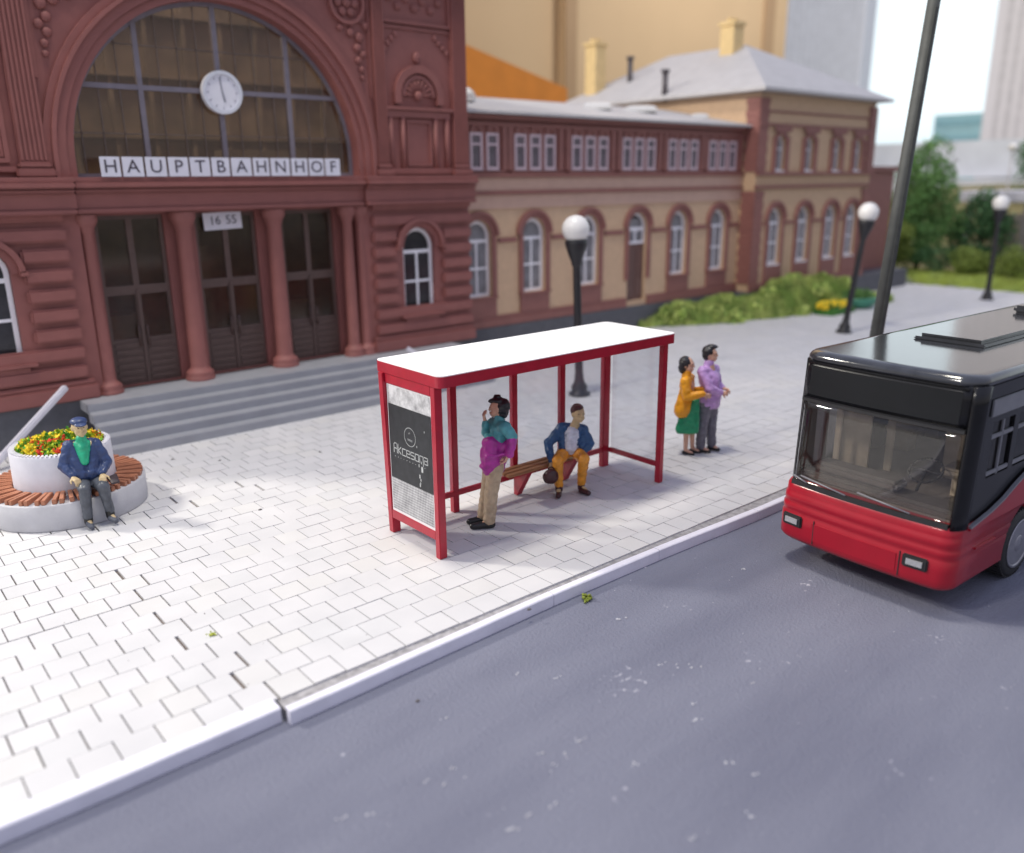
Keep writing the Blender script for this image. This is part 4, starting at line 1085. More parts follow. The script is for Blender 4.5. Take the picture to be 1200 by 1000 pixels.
# ------------------------------------------------------------------ far background
def background():
    m_tan = mat('far_tan_wall', (.56, .40, .235), .8, .04, .15)
    m_tan_d = mat('far_tan_edge', (.38, .25, .14), .8, .04, .2)
    r = empty('tan_tower_block', (50, 46, -1)); tag(r, 'huge plain tan block towering behind the station roofs', 'building')
    b = MB(); b.box(10, 44.2, 47, 70, -1, 40); b.build('wall', m_tan, r)
    b = MB(); b.box(44.2, 68.8, 46.2, 70, -1, 40); b.build('wall', m_tan, r)
    for a, c in ((43.9, 45.0), (67.4, 68.9)):
        b = MB(); b.box(a, c, 46.0, 46.195, -1, 40); b.build('edge_strip', m_tan_d, r)
    b = MB(); b.box(68.9, 71.6, 46.6, 70, -1, 40); b.build('side_wall', m_tan, r)
    # orange roof
    r = empty('orange_roofed_house', (20, 38, -1)); tag(r, 'house with bright orange roof showing behind the annex roof', 'house')
    m = mat('orange_roof', (.75, .26, .03), .6, .08, 1)
    b = MB(); b.prism([(17.5, 36, 5.0), (17.5, 36, 13.6), (34.5, 36, 9.6), (34.5, 36, 5.0)], (0, 3, 0)); b.build('roof', m, r)
    b = MB(); b.box(17.5, 34.5, 36.2, 38.8, -1, 4.99); b.build('wall', m_tan, r)
    # towers
    def tower(x, y, w, d, h, col, label, name='skyscraper', nb=14):
        r = empty(name, (x, y, -1)); tag(r, label, 'skyscraper')
        b = MB(); b.box(x, x+w, y, y+d, -1, h); b.build('wall', mat('tower_'+label[:5], col, .7, .04, .2), r)
        m = mat('tower_window_'+label[:5], tuple(c*.82 for c in col), .3, .1, 1)
        b = MB()
        for i in range(nb):
            yy = y+.6+(d-1.2)*i/nb; b.box(x-.08, x-.002, yy, yy+(d-1.2)/nb*.5, 4, h-1)
        b.build('window_band', m, r)
    tower(108, 59.0, 2.5, 13.5, 46, (.84, .86, .90), 'pale grey skyscraper rising beside the tan block')
    tower(108, 26, 14, 17.5, 48, (.82, .78, .77), 'greyish beige skyscraper cut off by the right edge')
    r = empty('office_block', (118, 46, -1)); tag(r, 'low pale turquoise office block far between the two skyscrapers', 'building')
    b = MB(); b.box(118, 128, 44.8, 53.5, -1, 12.4); b.build('wall', mat('turq', (.45, .72, .74), .5, .05, .5), r)
    b = MB()
    for z in (5, 7, 9, 11): b.box(117.9, 117.999, 45, 53.3, z, z+.7)
    b.build('window_band', mat('turq_band', (.34, .60, .64), .3), r)
    r = empty('viaduct', (100, 50, -1)); tag(r, 'long pale grey viaduct band on the horizon behind the trees', 'viaduct')
    mv = mat('viaduct_grey', (.66, .68, .71), .7, .08, .4)
    b = MB(); b.box(99, 102, 30, 78, 4.6, 8.4); b.build('deck', mv, r)
    b = MB()
    for y in range(31, 78, 6): b.box(99.3, 101.7, y, y+1.2, -1, 4.59)
    b.build('pier', mv, r)
    b = MB(); b.box(96, 98.9, 30, 78, -1, 4.4); tag(b.build('low_warehouse', mat('warehouse', (.70, .71, .76), .7, .08, .4)), 'low pale warehouse in front of the viaduct', 'building')
    # fence and canopy among the greenery, railway embankment
    r = empty('picket_fence', (46, 16.5, 0)); tag(r, 'grey fence among the bushes behind the farthest street lamp', 'fence')
    mf = mat('fence_grey', (.19, .175, .175), .7, .15, 3)
    b = MB()
    for i in range(60): b.box(48.2, 48.26, 10+i*.14, 10+i*.14+.09, .6, 2.85)
    b.build('pickets', mf, r); b = MB(); b.box(48.27, 48.35, 10, 18.4, 1.0, 1.1); b.box(48.27, 48.35, 10, 18.4, 2.4, 2.5); b.build('fence_rail', mf, r)
    r = empty('platform_canopy', (52, 19, 0)); tag(r, 'white flat canopy roof beyond the fence and bushes', 'canopy')
    b = MB(); b.box(52, 56, 14.5, 21.8, 3.3, 3.9, .05); b.build('roof', mat('canopy_white', (.62, .62, .70), .5, .05, 1), r)
    b = MB()
    for y in (15.2, 18.2, 21.2): b.tube((52.6, y, -1), (52.6, y, 3.3), .12)
    b.build('post', mat('canopy_post', (.3, .3, .33), .5), r)
    b = MB(); b.prism([(56, 4, -1), (62, 4, 3.9), (80, 4, 4.1), (80, 4, -1)], (0, 26, 0))
    tag(b.build('embankment', mat('embankment_olive', (.17, .15, .07), .9, .3, .4)), kind='structure')
    # a slim far lamp
    r = empty('slim_lamp', (50, 18.4, 0)); tag(r, 'slim pale lamp pole far behind the hedge', 'street lamp')
    b = MB(); b.tube((50, 18.4, -1), (50, 18.4, 6.0), .06, .05, 8); b.build('post', mat('slim_grey', (.45, .44, .44), .5), r)
    b = MB(); b.ico((50, 18.4, 6.15), .24, 2, (1, 1, .8)); b.build('lamp_head', mat('slim_white', (.8, .78, .74), .4), r)
background()

# ------------------------------------------------------------------ bus
def bus():
    O = Vector((9.22, 3.37, -.19)); rz = R(-2.5)
    r = empty('city_bus', O, rz); tag(r, 'red and black city bus parked nose first at the kerb with clear windscreen', 'bus')
    red = mat('bus_red_paint', (.34, .003, .016), .34, .06, 3, .10, 60, spec=.4, coat=.3, dist=.004)
    blk = mat('bus_black_paint', (.008, .008, .010), .25, .2, 4, .06, 50, spec=.3, coat=.1, dist=.003)
    dk = mat('bus_matt_black', (.02, .02, .022), .5, .2, 6)
    roofm = mat('bus_roof_paint', (.028, .030, .036), .12, .3, 5, .2, 18, coat=.6, dist=.003)
    grey = mat('bus_grey_trim', (.20, .20, .22), .35, .1, 6)
    W, LN = 2.29, 11.8
    def rrect(x0, x1, y0, y1, z, rad, bow=0, n=8):
        """rounded front corners, square rear; front bowed forward"""
        pts = []
        for cx, cy, a0 in ((x0+rad, y0+rad, PI), (x0+rad, y1-rad, PI/2)):
            seg = []
            for i in range(n+1):
                a = a0+PI/2*i/n; seg.append((cx+rad*math.cos(a), cy+rad*math.sin(a)))
            if cy > W/2: seg = [(cx+rad*math.cos(PI/2+PI/2*i/n), cy+rad*math.sin(PI/2+PI/2*i/n)) for i in range(n, -1, -1)]
            else: seg = [(cx+rad*math.cos(1.5*PI-PI/2*i/n), cy+rad*math.sin(1.5*PI-PI/2*i/n)) for i in range(n+1)]
            pts.append(seg)
        A, B = pts
        mid = [(x0, y0+rad+(y1-y0-2*rad)*i/10) for i in range(1, 10)]
        f = A+mid+B
        def bowx(x, y):
            t = (y-W/2)/(W/2); return x - bow*(1-t*t)*max(0, 1-(x-x0)/.35)
        f = [(bowx(x, y), y) for x, y in f]
        return [(x1, y0)]+[(x, y) for x, y in f]+[(x1, y1)], z
    def loft(b, secs, cap0=True, cap1=True):
        prev = None
        for pts, z in secs:
            ring = [b.bm.verts.new((x, y, z)) for x, y in pts]
            if prev:
                n = len(ring)
                for i in range(n):
                    f = b.bm.faces.new((prev[i], prev[(i+1)%n], ring[(i+1)%n], ring[i])); f.smooth = True
            elif cap0: b.bm.faces.new(ring[::-1])
            prev = ring
        if cap1: b.bm.faces.new(prev)
    # --- lower body
    b = MB(); prof = [(.36, .07, .07), (.40, .02, .03), (.44, 0, 0), (.50, .0, 0), (.60, .0, .0), (.74, .004, .0), (.765, .022, .012), (.79, .010, .005), (.86, .012, .005), (.885, .034, .018), (.91, .020, .012), (.985, .026, .014), (1.01, .045, .02), (1.03, .045, .022), (1.10, .055, .024), (1.135, .085, .035)]
    loft(b, [rrect(dx, LN, ins, W-ins, z, .17, .07) for z, dx, ins in prof])
    # carve the wheel arches
    body = b.build('lower_body', red, r, world=False)
    cut = MB()
    for x in (1.84, 8.9): cut.tube((x, -.2, .49), (x, W+.2, .49), .56, n=40)
    c = cut.build('tmp_cut', red, r, world=False)
    md = body.modifiers.new('arch', 'BOOLEAN'); md.object = c; md.operation = 'DIFFERENCE'; md.solver = 'EXACT'
    bpy.context.view_layer.update(); dg = bpy.context.evaluated_depsgraph_get()
    me = bpy.data.meshes.new_from_object(body.evaluated_get(dg)); body.modifiers.clear(); body.data = me
    bpy.data.objects.remove(c)
    # raised number-plate field and strips on the nose
    def nose(y, z, off=.006): 
        t = (y-W/2)/(W/2); return -.07*(1-t*t)-off
    b = MB()
    for y0, y1, z0, z1 in ((.62, 1.74, .47, .70),):
        n = 10; 
        for i in range(n):
            ya, yb = y0+(y1-y0)*i/n, y0+(y1-y0)*(i+1)/n
            b.prism([(nose(ya, 0), ya, z0), (nose(yb, 0), yb, z0), (nose(yb, 0)+.02, yb, z0), (nose(ya, 0)+.02, ya, z0)], (0, 0, z1-z0))
    b.build('bumper_panel', red, r, world=False)
    # headlights
    chrome = mat('headlight_silver', (.55, .55, .56), .3, .08, 20, .3, 40, metal=.5)
    for y in (.40, W-.26):
        x = nose(y, 0, .0); ang = math.atan(-.07*2*(y-W/2)/(W/2)**2*-1)
        M = Matrix.Translation((x, y, .655)) @ Matrix.Rotation(-ang, 4, 'Z')
        b = MB(); b.obox(M, .05, .29, .155, .015); h = b.build('headlight', dk, r, world=False)
        b = MB(); b.obox(M @ Matrix.Translation((-.02, 0, 0)), .04, .22, .105, .018); b.build('lens', chrome, h, world=False)
    b = MB()
    for y in (.58, W-.58):
        b.prism([(nose(y-.006, 0), y-.006, .43), (nose(y+.006, 0), y+.006, .43), (nose(y+.006, 0)+.02, y+.006, .43), (nose(y-.006, 0)+.02, y-.006, .43)], (0, 0, .31))
        b.build('panel_seam', dk, r, world=False); b = MB()
    b.bm.free()
    # --- side swoosh over the lower body
    for y0, y1, nm in ((-.004, .03, 0), (W-.03, W+.004, 1)):
        b = MB(); pts = [(.32, 1.10), (.50, 1.13), (.8, 1.18), (1.1, 1.26), (1.4, 1.38), (1.7, 1.48), (2.1, 1.53), (LN-.01, 1.53), (LN-.01, 1.08), (.30, 1.08)]
        b.plate([pts], y0, y1); b.build('side_skirt', red, r, world=False)
        b = MB(); top = pts[:8]
        for p, q in zip(top, top[1:]): b.prism([(p[0], y0-.004, p[1]+.002), (q[0], y0-.004, q[1]+.002), (q[0], y0-.004, q[1]+.028), (p[0], y0-.004, p[1]+.028)], (0, y1-y0+.008, 0))
        b.build('waist_strip', grey, r, world=False)
    b = MB(); b.box(.5, 1.0, -.012, .01, .80, .825, .003); b.build('side_moulding', red, r, world=False)
    # --- upper shell: sides with windows, corner pillars, header, roof
    wins = [(.62, 1.18, 1.62, 2.28)] + [(1.30+i*1.45, 2.62+i*1.45, 1.62, 2.28) for i in range(7)]
    for s, y0, y1 in ((0, .055, .11), (1, W-.11, W-.055)):
        b = MB(); out = [(.20, 1.10), (LN, 1.10), (LN, 2.72), (.30, 2.72)]
        if s == 0: loops = [[(a, z0), (c, z0), (c, z1), (a, z1)] for a, c, z0, z1 in wins]
        else: loops = [[(.55, 1.25), (1.75, 1.25), (1.75, 2.35), (.55, 2.35)]] + [[(a+.7, z0), (c+.7, z0), (c+.7, z1), (a+.7, z1)] for a, c, z0, z1 in wins[1:-1]]
        b.plate([out]+loops, y0, y1); b.build('side_wall', blk, r, world=False)
    sideglass = glass_mat('bus_side_glass', (.35, .35, .37), .05, .05, (.03, .03, .03))
    for k, (a, c, z0, z1) in enumerate(wins):
        b = MB(); b.box(a+.001, c-.001, .082, .086, z0+.001, z1-.001); w = b.build('side_window', sideglass, r, world=False)
        b = MB()
        b.box(a, c, .055, .08, z1-.20, z1-.15, .006); b.box(a, c, .055, .08, z0+.02, z0+.07, .006)
        for x in ((a+c)/2-.02,) if k else ((a+c)/2-.02,): b.box(x, x+.04, .055, .08, z0, z1, .006)
        b.build('window_bar', grey, w, world=False)
    for (a, c) in [(.55, 1.75)]+[(q[0]+.7, q[1]+.7) for q in wins[1:-1]]:      # panes of the far side
        b = MB(); lo_, hi_ = (1.25, 2.35) if a < .6 else (1.62, 2.28)
        b.box(a+.001, c-.001, W-.086, W-.082, lo_+.001, hi_-.001); w = b.build('side_window', sideglass, r, world=False)
        b = MB()
        for k in range(1, 4 if a < .6 else 2):
            x = a+(c-a)*k/(4 if a < .6 else 2); b.box(x-.035, x+.035, W-.081, W-.055, lo_, hi_)
        b.build('window_bar', grey, w, world=False)
    b = MB(); b.box(.50, 1.95, .030, .054, 2.36, 2.56, .01); b.build('side_destination_panel', grey, r, world=False)
    # front corner pillars follow the rounded corners
    def lean(z): return .075+.115*max(0, (z-1.1))/1.6       # front leans back upwards
    def outer(z, ins):
        return rrect(lean(z), 1.2, ins, W-ins, z, .19, .075)
    def strip(b, y_from, y_to, z0, z1, th=.035, nz=8, ins=.06):
        """part of the curved front between two widths (in running index space by y)"""
        rows = []
        for k in range(nz+1):
            z = z0+(z1-z0)*k/nz; pts, _ = outer(z, ins)
            sel = [(x, y) for x, y in pts[1:-1] if y_from-1e-4 <= y <= y_to+1e-4 and x < .6]
            rows.append((z, sel))
        for (za, A), (zb, B) in zip(rows, rows[1:]):
            m = min(len(A), len(B))
            for i in range(m-1):
                q = [(A[i][0], A[i][1], za), (A[i+1][0], A[i+1][1], za), (B[i+1][0], B[i+1][1], zb), (B[i][0], B[i][1], zb)]
                f = b.bm.faces.new([b.bm.verts.new(p) for p in q]); f.smooth = True
        bmesh.ops.remove_doubles(b.bm, verts=b.bm.verts, dist=.0008)
        bmesh.ops.recalc_face_normals(b.bm, faces=b.bm.faces)
        bmesh.ops.solidify(b.bm, geom=b.bm.faces[:], thickness=th)
    b = MB(); strip(b, .0, .17, 1.11, 2.74, .05); b.build('front_pillar', blk, r, world=False)
    b = MB(); strip(b, W-.17, W, 1.11, 2.74, .05); b.build('front_pillar', blk, r, world=False)
    b = MB(); strip(b, .10, W-.10, 2.25, 2.74, .05, 3); b.build('header_panel', blk, r, world=False)
    b = MB()                                                    # recessed destination display
    M = Matrix.Translation((lean(2.5)-.055, W/2, 2.49)) @ Matrix.Rotation(R(4.2), 4, 'Y')
    n = 12
    for i in range(n):
        ya, yb = .22+(W-.44)*i/n, .22+(W-.44)*(i+1)/n
        f = lambda y, z: lean(z)-.075*(1-((y-W/2)/(W/2))**2)-.004
        b.poly([(f(ya, 2.31), ya, 2.31), (f(yb, 2.31), yb, 2.31), (f(yb, 2.67), yb, 2.67), (f(ya, 2.67), ya, 2.67)])
    b.build('destination_display', mat('display_black', (.010, .011, .013), .42, .1, 4, spec=.25), r, world=False)
    for z0, z1 in ((2.70, 2.72), (2.255, 2.275)):
        b = MB()
        for i in range(n):
            ya, yb = .16+(W-.32)*i/n, .16+(W-.32)*(i+1)/n
            b.prism([(f(ya, z0)-.008, ya, z0), (f(yb, z0)-.008, yb, z0), (f(yb, z1)-.008, yb, z1), (f(ya, z1)-.008, ya, z1)], (.02, 0, 0))
        b.build('display_frame', blk, r, world=False)
    # windscreen: clear curved sheet
    gl = glass_mat('windscreen_clear', (.90, .88, .86), .03, .04, (.25, .25, .25))
    b = MB(); strip(b, .165, W-.165, 1.13, 2.245, .012, 8, .05); b.build('windscreen', gl, r, world=False)
    b = MB()
    for z0, z1 in ((1.11, 1.17), (2.215, 2.26)):                # black gasket below and above the windscreen
        b = MB()
        for i in range(n):
            ya, yb = .14+(W-.28)*i/n, .14+(W-.28)*(i+1)/n
            b.prism([(f(ya, z0)-.005, ya, z0), (f(yb, z0)-.005, yb, z0), (f(yb, z1)-.005, yb, z1), (f(ya, z1)-.005, ya, z1)], (.04, 0, 0))
        b.build('windscreen_gasket', dk, r, world=False)
    for ya, za, yb, zb in ((.55, 1.20, 1.20, 1.27), (1.35, 1.19, 2.0, 1.26), (1.9, 1.19, 2.12, 1.24)):
        b = MB(); b.tube((f(ya, za)-.03, ya, za), (f(yb, zb)-.03, yb, zb), .011, .011, 6); b.build('wiper', grey, r, world=False)
    # roof
    b = MB(); rp = [(2.735, .185, .05), (2.775, .19, .053), (2.805, .205, .065), (2.828, .235, .09), (2.84, .27, .125), (2.845, .33, .20)]
    loft(b, [rrect(dx, LN-ins*.5, ins, W-ins, z, .22, .075) for z, dx, ins in rp])
    rf = b.build('roof', roofm, r, world=False)
    b = MB(); b.box(1.9, 3.6, .80, 1.72, 2.835, 2.885, .02); b.box(1.95, 3.55, .86, 1.66, 2.886, 2.925, .02); b.build('roof_hatch', roofm, rf, world=False)
    b = MB(); b.box(5.2, 7.6, .55, 1.85, 2.835, 2.96, .04); b.build('roof_unit', roofm, rf, world=False)
    # interior
    flo = mat('bus_floor', (.22, .20, .19), .6, .1, 4); seat = mat('bus_seat_beige', (.58, .50, .40), .6, .12, 5)
    b = MB(); b.box(.22, LN-.3, .10, W-.10, 1.137, 1.16); b.box(LN-.05, LN, .03, W-.03, 1.1, 2.7); b.build('floor', flo, r, world=False)
    b = MB(); b.box(.24, .62, .12, W-.12, 1.13, 1.26, .04); b.box(.30, .60, .9, 2.0, 1.26, 1.40, .04); d = b.build('dashboard', mat('dash', (.13, .12, .115), .5, .15, 5), r, world=False)
    b = MB(); M = Matrix.Translation((.68, .75, 1.52)) @ Matrix.Rotation(R(-35), 4, 'Y')
    pr = None
    for i in range(17):
        a = 2*PI*i/16; p = M @ Vector((.19*math.cos(a), .19*math.sin(a), 0))
        if pr is not None: b.tube(pr, p, .016, .016, 6)
        pr = p
    b.tube(M @ Vector((0, 0, 0)), (.50, .75, 1.3), .02, .02, 6); b.tube(M @ Vector((0, -.19, 0)), M @ Vector((0, .19, 0)), .014, .014, 6)
    b.build('steering_wheel', dk, d, world=False)
    def seatm(x, y):
        b = MB(); b.box(x, x+.42, y-.22, y+.22, 1.42, 1.52, .03); b.box(x+.36, x+.46, y-.21, y+.21, 1.5, 2.12, .04); b.box(x+.1, x+.34, y-.1, y+.1, 1.1, 1.42)
        b.build('seat', seat, r, world=False)
    for x in (.95, 2.2, 3.1, 4.0, 4.9, 5.8):
        for y in ((.5,) if x < 1.5 else (.42, .90, W-.38)): seatm(x, y)
    b = MB(); b.box(.62, .66, W-.42, W-.34, 1.1, 2.7, .01); b.box(1.30, 1.34, W-.78, W-.68, 1.1, 2.7, .01); b.box(1.0, 1.03, W-.62, W-.16, 1.15, 2.7); b.box(1.62, 1.66, .2, 1.0, 1.1, 2.0, .02); b.build('partition', seat, r, world=False)
    # wheels
    tyre = mat('tyre_black', (.022, .022, .024), .65, .2, 10, .2, 30); rim = mat('wheel_rim', (.34, .34, .38), .35, .12, 8, metal=.6)
    for x in (1.84, 8.9):
        for y, s in ((.16, -1), (W-.16, 1)):
            def lt(b, prof, n=36):
                rings = []
                for rr, t in prof: rings.append([b.bm.verts.new((x+rr*math.cos(2*PI*i/n), y+s*t, .49+rr*math.sin(2*PI*i/n))) for i in range(n)])
                for A, B in zip(rings, rings[1:]):
                    for i in range(n): ff = b.bm.faces.new((A[i], A[(i+1)%n], B[(i+1)%n], B[i])); ff.smooth = True
                b.bm.faces.new(rings[0]); b.bm.faces.new(rings[-1])
            w = MB(); lt(w, [(.40, -.14), (.445, -.12), (.45, 0), (.445, .10), (.40, .125), (.32, .125)])
            for i in range(44):                                 # tread blocks
                a = 2*PI*i/44; M = Matrix.Translation((x+.448*math.cos(a), y, .49+.448*math.sin(a))) @ Matrix.Rotation(-a, 4, 'Y'); w.obox(M, .02, .22, .035)
            wo = w.build('wheel', tyre, r, world=False)
            w = MB(); lt(w, [(.325, .126), (.32, .14), (.29, .135), (.26, .09), (.14, .085), (.12, .12), (.09, .135), (.02, .137)])
            for i in range(10):
                a = 2*PI*i/10; w.tube((x+.2*math.cos(a), y+s*.08, .49+.2*math.sin(a)), (x+.2*math.cos(a), y+s*.105, .49+.2*math.sin(a)), .022, .02, 8)
            w.build('rim', rim, wo, world=False)
    b = MB(); b.box(.5, LN-.3, .25, W-.25, .25, .98); b.build('chassis', dk, r, world=False)
bus()

# ------------------------------------------------------------------ painted figures
V = lambda *a: Vector(a)
def blob(name, prims, m, parent, voxel=.011, smooth=4, wr=0.0, wsc=9.0, clip=None):
    """union of tapered capsules and ellipsoids, voxel-fused into ONE continuous skin"""
    bm = bmesh.new()
    for p in prims:
        t = bmesh.new()
        if p[0] == 'c':
            _, a, c, r0, r1 = p
            for q, rr in ((a, r0), (c, r1)):
                s = bmesh.ops.create_icosphere(t, subdivisions=2, radius=rr)
                bmesh.ops.translate(t, verts=s['verts'], vec=Vector(q))
            h = bmesh.ops.convex_hull(t, input=t.verts[:])
            bmesh.ops.delete(t, geom=[g for g in h['geom_interior'] if isinstance(g, bmesh.types.BMVert)], context='VERTS')
        elif p[0] == 'h':                                     # hull over several balls
            for q, rr in p[1]:
                s = bmesh.ops.create_icosphere(t, subdivisions=2, radius=rr); bmesh.ops.translate(t, verts=s['verts'], vec=Vector(q))
            h = bmesh.ops.convex_hull(t, input=t.verts[:])
            bmesh.ops.delete(t, geom=[g for g in h['geom_interior'] if isinstance(g, bmesh.types.BMVert)], context='VERTS')
        else:
            _, c, rad, *e = p
            bmesh.ops.create_icosphere(t, subdivisions=3, radius=1.0)
            q = Euler(e[0]).to_matrix() if e else Matrix.Identity(3)
            for v in t.verts: v.co = Vector(c) + q @ Vector((v.co.x*rad[0], v.co.y*rad[1], v.co.z*rad[2]))
        bmesh.ops.recalc_face_normals(t, faces=t.faces[:])
        me = bpy.data.meshes.new('t'); t.to_mesh(me); t.free(); bm.from_mesh(me); bpy.data.meshes.remove(me)
    me = bpy.data.meshes.new('t'); bm.to_mesh(me); bm.free()
    o = bpy.data.objects.new('t', me); COL.objects.link(o)
    a = o.modifiers.new('r', 'REMESH'); a.mode = 'VOXEL'; a.voxel_size = voxel
    s = o.modifiers.new('s', 'SMOOTH'); s.factor = .5; s.iterations = smooth
    bpy.context.view_layer.update(); dg = bpy.context.evaluated_depsgraph_get()
    out = bpy.data.meshes.new_from_object(o.evaluated_get(dg))
    bpy.data.objects.remove(o); bpy.data.meshes.remove(me)
    out.name = name; out.materials.clear(); out.materials.append(m)
    if wr:
        ns = [v.normal.copy() for v in out.vertices]
        for v, n in zip(out.vertices, ns):
            q = v.co*wsc; v.co += n*(wr*noise.noise(Vector((q.x, q.y, q.z*1.7))) + wr*.5*noise.noise(q*2.3))
    for p in out.polygons: p.use_smooth = True
    ob = bpy.data.objects.new(name, out); _register(ob, parent); return ob

def hand(w, tip, curl, side, s=1.0):
    """palm, four unequal bent fingers and a thumb; w wrist, tip = direction of the fingers, curl = direction they bend, side = thumb side"""
    w, d = Vector(w), (Vector(tip)-Vector(w)).normalized()
    c = Vector(curl); c = (c-d*c.dot(d)).normalized(); k = d.cross(c).normalized()*side
    out = [('h', [(w, .026*s), (w+d*.085*s+k*.025*s, .019*s), (w+d*.085*s-k*.025*s, .019*s)])]
    for i, (off, l) in enumerate(((.033, .070), (.011, .080), (-.011, .074), (-.033, .058))):
        a = w+d*.085*s+k*off*s; m_ = a+(d*.8+c*.45).normalized()*l*.55*s; e = m_+(d*.45+c*.9).normalized()*l*.5*s
        out += [('c', a, m_, .0135*s, .012*s), ('c', m_, e, .012*s, .0095*s)]
    a = w+d*.03*s+k*.028*s; m_ = a+(d*.6+k*.75+c*.2).normalized()*.05*s; e = m_+(d*.85+k*.25+c*.5).normalized()*.04*s
    out += [('c', a, m_, .0155*s, .0135*s), ('c', m_, e, .0135*s, .010*s)]
    return out

def head(c, rad=.105, turn=0, tilt=0, s=1.0):
    """head ellipsoid with brow, nose, lips, chin and ears; looks along -Y turned by 'turn'"""
    c = Vector(c); q = Euler((tilt, 0, turn)).to_matrix()
    f = lambda x, y, z: c + q @ Vector((x*s, y*s, z*s))
    return [('e', f(0, .012, .025), (.098*s, .118*s, .125*s), (tilt, 0, turn)), ('h', [(f(-.04, -.045, -.05), .045*s), (f(.04, -.045, -.05), .045*s), (f(0, -.075, -.095), .03*s)]),
            ('c', f(0, -.104, .03), f(0, -.118, -.018), .013*s, .020*s), ('c', f(-.045, -.098, .042), f(.045, -.098, .042), .014*s, .014*s),
            ('c', f(-.022, -.112, -.058), f(.022, -.112, -.058), .010*s, .010*s), ('c', f(-.02, -.109, -.074), f(.02, -.109, -.074), .009*s, .009*s),
            ('e', f(-.1, .01, 0), (.012*s, .025*s, .038*s), (0, 0, turn)), ('e', f(.1, .01, 0), (.012*s, .025*s, .038*s), (0, 0, turn))]
def sock_up(a, m, parent, h=.12, r=.055):
    blob('sock', [('c', v(a, 0, 0, -.03), v(a, 0, 0, h), r*.95, r)], m, parent, .009, 1)
def face_paint(c, turn, tilt, m, parent, s=1.0, label=None):
    c = Vector(c); q = Euler((tilt, 0, turn)).to_matrix(); b = MB()
    for x in (-.036, .036):
        for (dx, dz, r) in ((0, .022, .0085),):
            p = c + q @ Vector(((x+dx)*s, -.103*s, dz*s)); b.ico(p, r*s, 2, (1.3, .8, .8))
    b.build('eyes', m, parent, world=False)

SK = mat('skin_paint', (.62, .36, .25), .45, .08, 9, coat=.15)
SKY = mat('skin_cream', (.58, .44, .24), .45, .08, 9, coat=.15)
INK = mat('eye_paint', (.06, .04, .035), .4)
def paint(name, c, rough=.36): return mat(name, c, rough+.08, .20, 11, .2, 45, spec=.45, coat=.12, dist=.006)
HAIRB = paint('hair_black', (.014, .013, .017), .3); HAIRBR = paint('hair_brown', (.07, .018, .02), .35)
SHOE = paint('shoe_black', (.012, .012, .013), .3); SHOEB = paint('shoe_brown', (.055, .018, .02), .3)

def person(loc, label, rz):
    r = empty('person', loc, rz); tag(r, label, 'person'); return r
def v(t, dy=0, dx=0, dz=0): return Vector((t[0]+dx, t[1]+dy, t[2]+dz))

